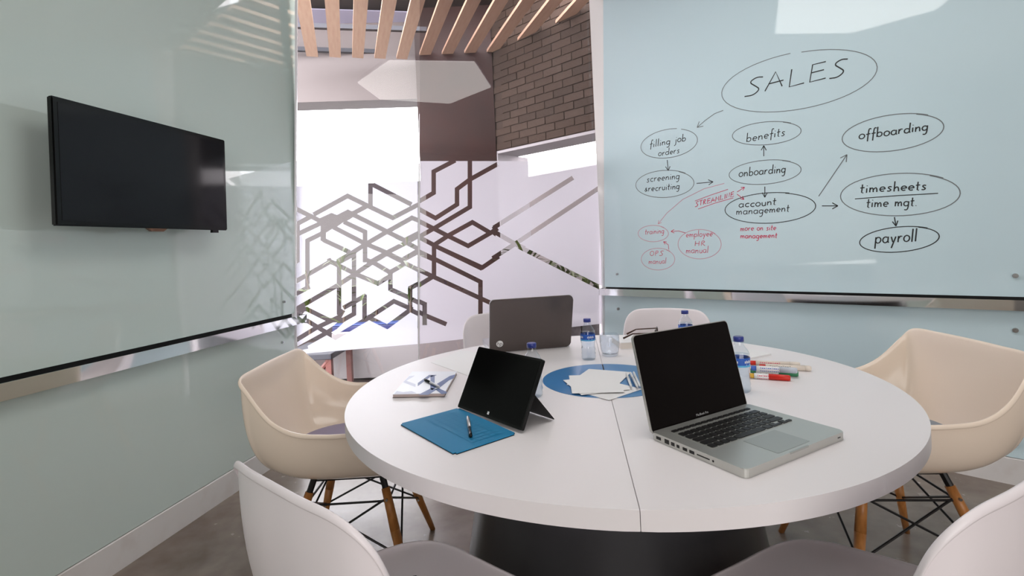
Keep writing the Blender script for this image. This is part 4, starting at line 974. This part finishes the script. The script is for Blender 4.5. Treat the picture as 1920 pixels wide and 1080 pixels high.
def oval(cx, cy, rx, ry, rot, m, wd, a0=-60, span=375):
    c_, s_ = math.cos(math.radians(rot)), math.sin(math.radians(rot)); pts = []
    for k in range(49):
        t = math.radians(a0 + span * k / 48); g = 1 + .03 * k / 48; ex_ = rx * g * math.cos(t); ey_ = ry * g * math.sin(t)
        pts.append((cx + ex_ * c_ - ey_ * s_, cy + ex_ * s_ + ey_ * c_))
    bm = BM(); stroke(bm, pts, wd); adopt(obj('drawn_oval', bm, m), wb)
def arrow(pts, m, wd, hs=10):
    bm = BM(); stroke(bm, pts, wd); (x0, y0), (x1, y1) = pts[-2], pts[-1]; a = math.atan2(y1 - y0, x1 - x0)
    for s in (-1, 1): stroke(bm, [(x1 - hs * math.cos(a + s * .5), y1 - hs * math.sin(a + s * .5)), (x1, y1)], wd)
    adopt(obj('drawn_arrow', bm, m), wb)
def line(pts, m, wd):
    bm = BM(); stroke(bm, pts, wd); adopt(obj('drawn_line', bm, m), wb)
K, g_, r_, pk = 'ink_black', 'ink_grey', 'ink_red', 'ink_pink'
word('SALES', (1395, 181), (1588, 140), 33, K, .0065, .12)
word('filling job', (1218, 277), (1286, 264), 7.5, K, .0048); word('orders', (1234, 293), (1274, 287), 7, K, .0044)
word('screening', (1212, 342), (1274, 335), 7.5, K, .0046); word('&recruiting', (1208, 359.5), (1274, 354), 7, K, .0048)
word('benefits', (1399, 266.5), (1472, 254), 9, K, .0046); word('onboarding', (1385, 332), (1473, 323), 9, K, .0050)
word('account', (1385, 389.5), (1455, 384), 8, K, .0052); word('management', (1380, 403), (1480, 396.5), 8, K, .0046)
word('offboarding', (1610, 262), (1740, 244), 10, K, .0056); word('timesheets', (1612, 362), (1737, 355.5), 10, K, .0056)
word('time mgt.', (1624, 389), (1720, 386), 10, K, .0052); word('payroll', (1640, 457), (1719, 453), 13, K, .0060)
word('STREAMLINE', (1303, 388), (1376, 368), 9, r_, .0046); word('training', (1209, 440), (1245, 437), 6, r_, .0036)
word('employee', (1286, 445), (1336, 443), 6.5, r_, .0036); word('HR', (1302, 461), (1323, 461), 9, r_, .0036); word('manual', (1286, 475), (1328, 474), 7, r_, .0036)
word('OPS', (1218, 479.5), (1244, 479), 9, r_, .0036); word('manual', (1216, 495), (1249, 494), 6, r_, .0034)
word('more on site', (1388, 433), (1455, 431.5), 6, r_, .0040); word('management', (1388, 447), (1457, 446), 6, r_, .0044)
oval(1500, 151, 146, 52, -11, g_, .0040, -85, 352); oval(1255, 269, 53, 26, -10, g_, .0042, -60, 350); oval(1247, 345, 54, 25, -3, g_, .0042)
oval(1438, 250, 64, 21, -5, g_, .0040); oval(1435, 323, 67, 22, -5, g_, .0040); oval(1445, 390, 84, 28, -3, K, .0044, -70, 365)
oval(1675, 249, 95, 33, -8, g_, .0044); oval(1689, 365, 111, 39, -2, g_, .0044); oval(1687, 449, 74, 23, -5, K, .0046)
oval(1225, 438, 28, 15, 0, pk, .0036); oval(1234, 486, 31, 20, 0, pk, .0034); oval(1312, 458, 40, 27, 0, pk, .0034)
arrow([(1356, 207), (1340, 213), (1322, 226), (1307, 239)], g_, .0046, 12); arrow([(1251, 300), (1253, 320)], K, .0046, 9); arrow([(1306, 344), (1337, 341)], K, .0046)
arrow([(1432, 293), (1432, 273)], K, .0044); arrow([(1434, 350), (1434, 370)], K, .0046); arrow([(1535, 368), (1588, 290)], g_, .0046, 14)
arrow([(1541, 386), (1571, 386)], K, .0048, 12); arrow([(1677, 407), (1680, 424)], K, .0048, 11)
arrow([(1382, 360), (1396, 351)], r_, .004, 7); arrow([(1382, 364), (1395, 374)], r_, .004, 7); arrow([(1286, 437), (1272, 433), (1258, 434)], r_, .0038, 7)
arrow([(1254, 468), (1253, 459), (1244, 453)], r_, .0038, 6); arrow([(1358, 344), (1320, 354), (1280, 374), (1250, 400), (1234, 420)], pk, .0036, 7)
line([(1303, 377), (1332, 366), (1365, 355)], r_, .0036); line([(1309, 392), (1340, 381), (1375, 371)], r_, .0036); line([(1603, 373), (1680, 367), (1759, 362.5)], K, .0044)
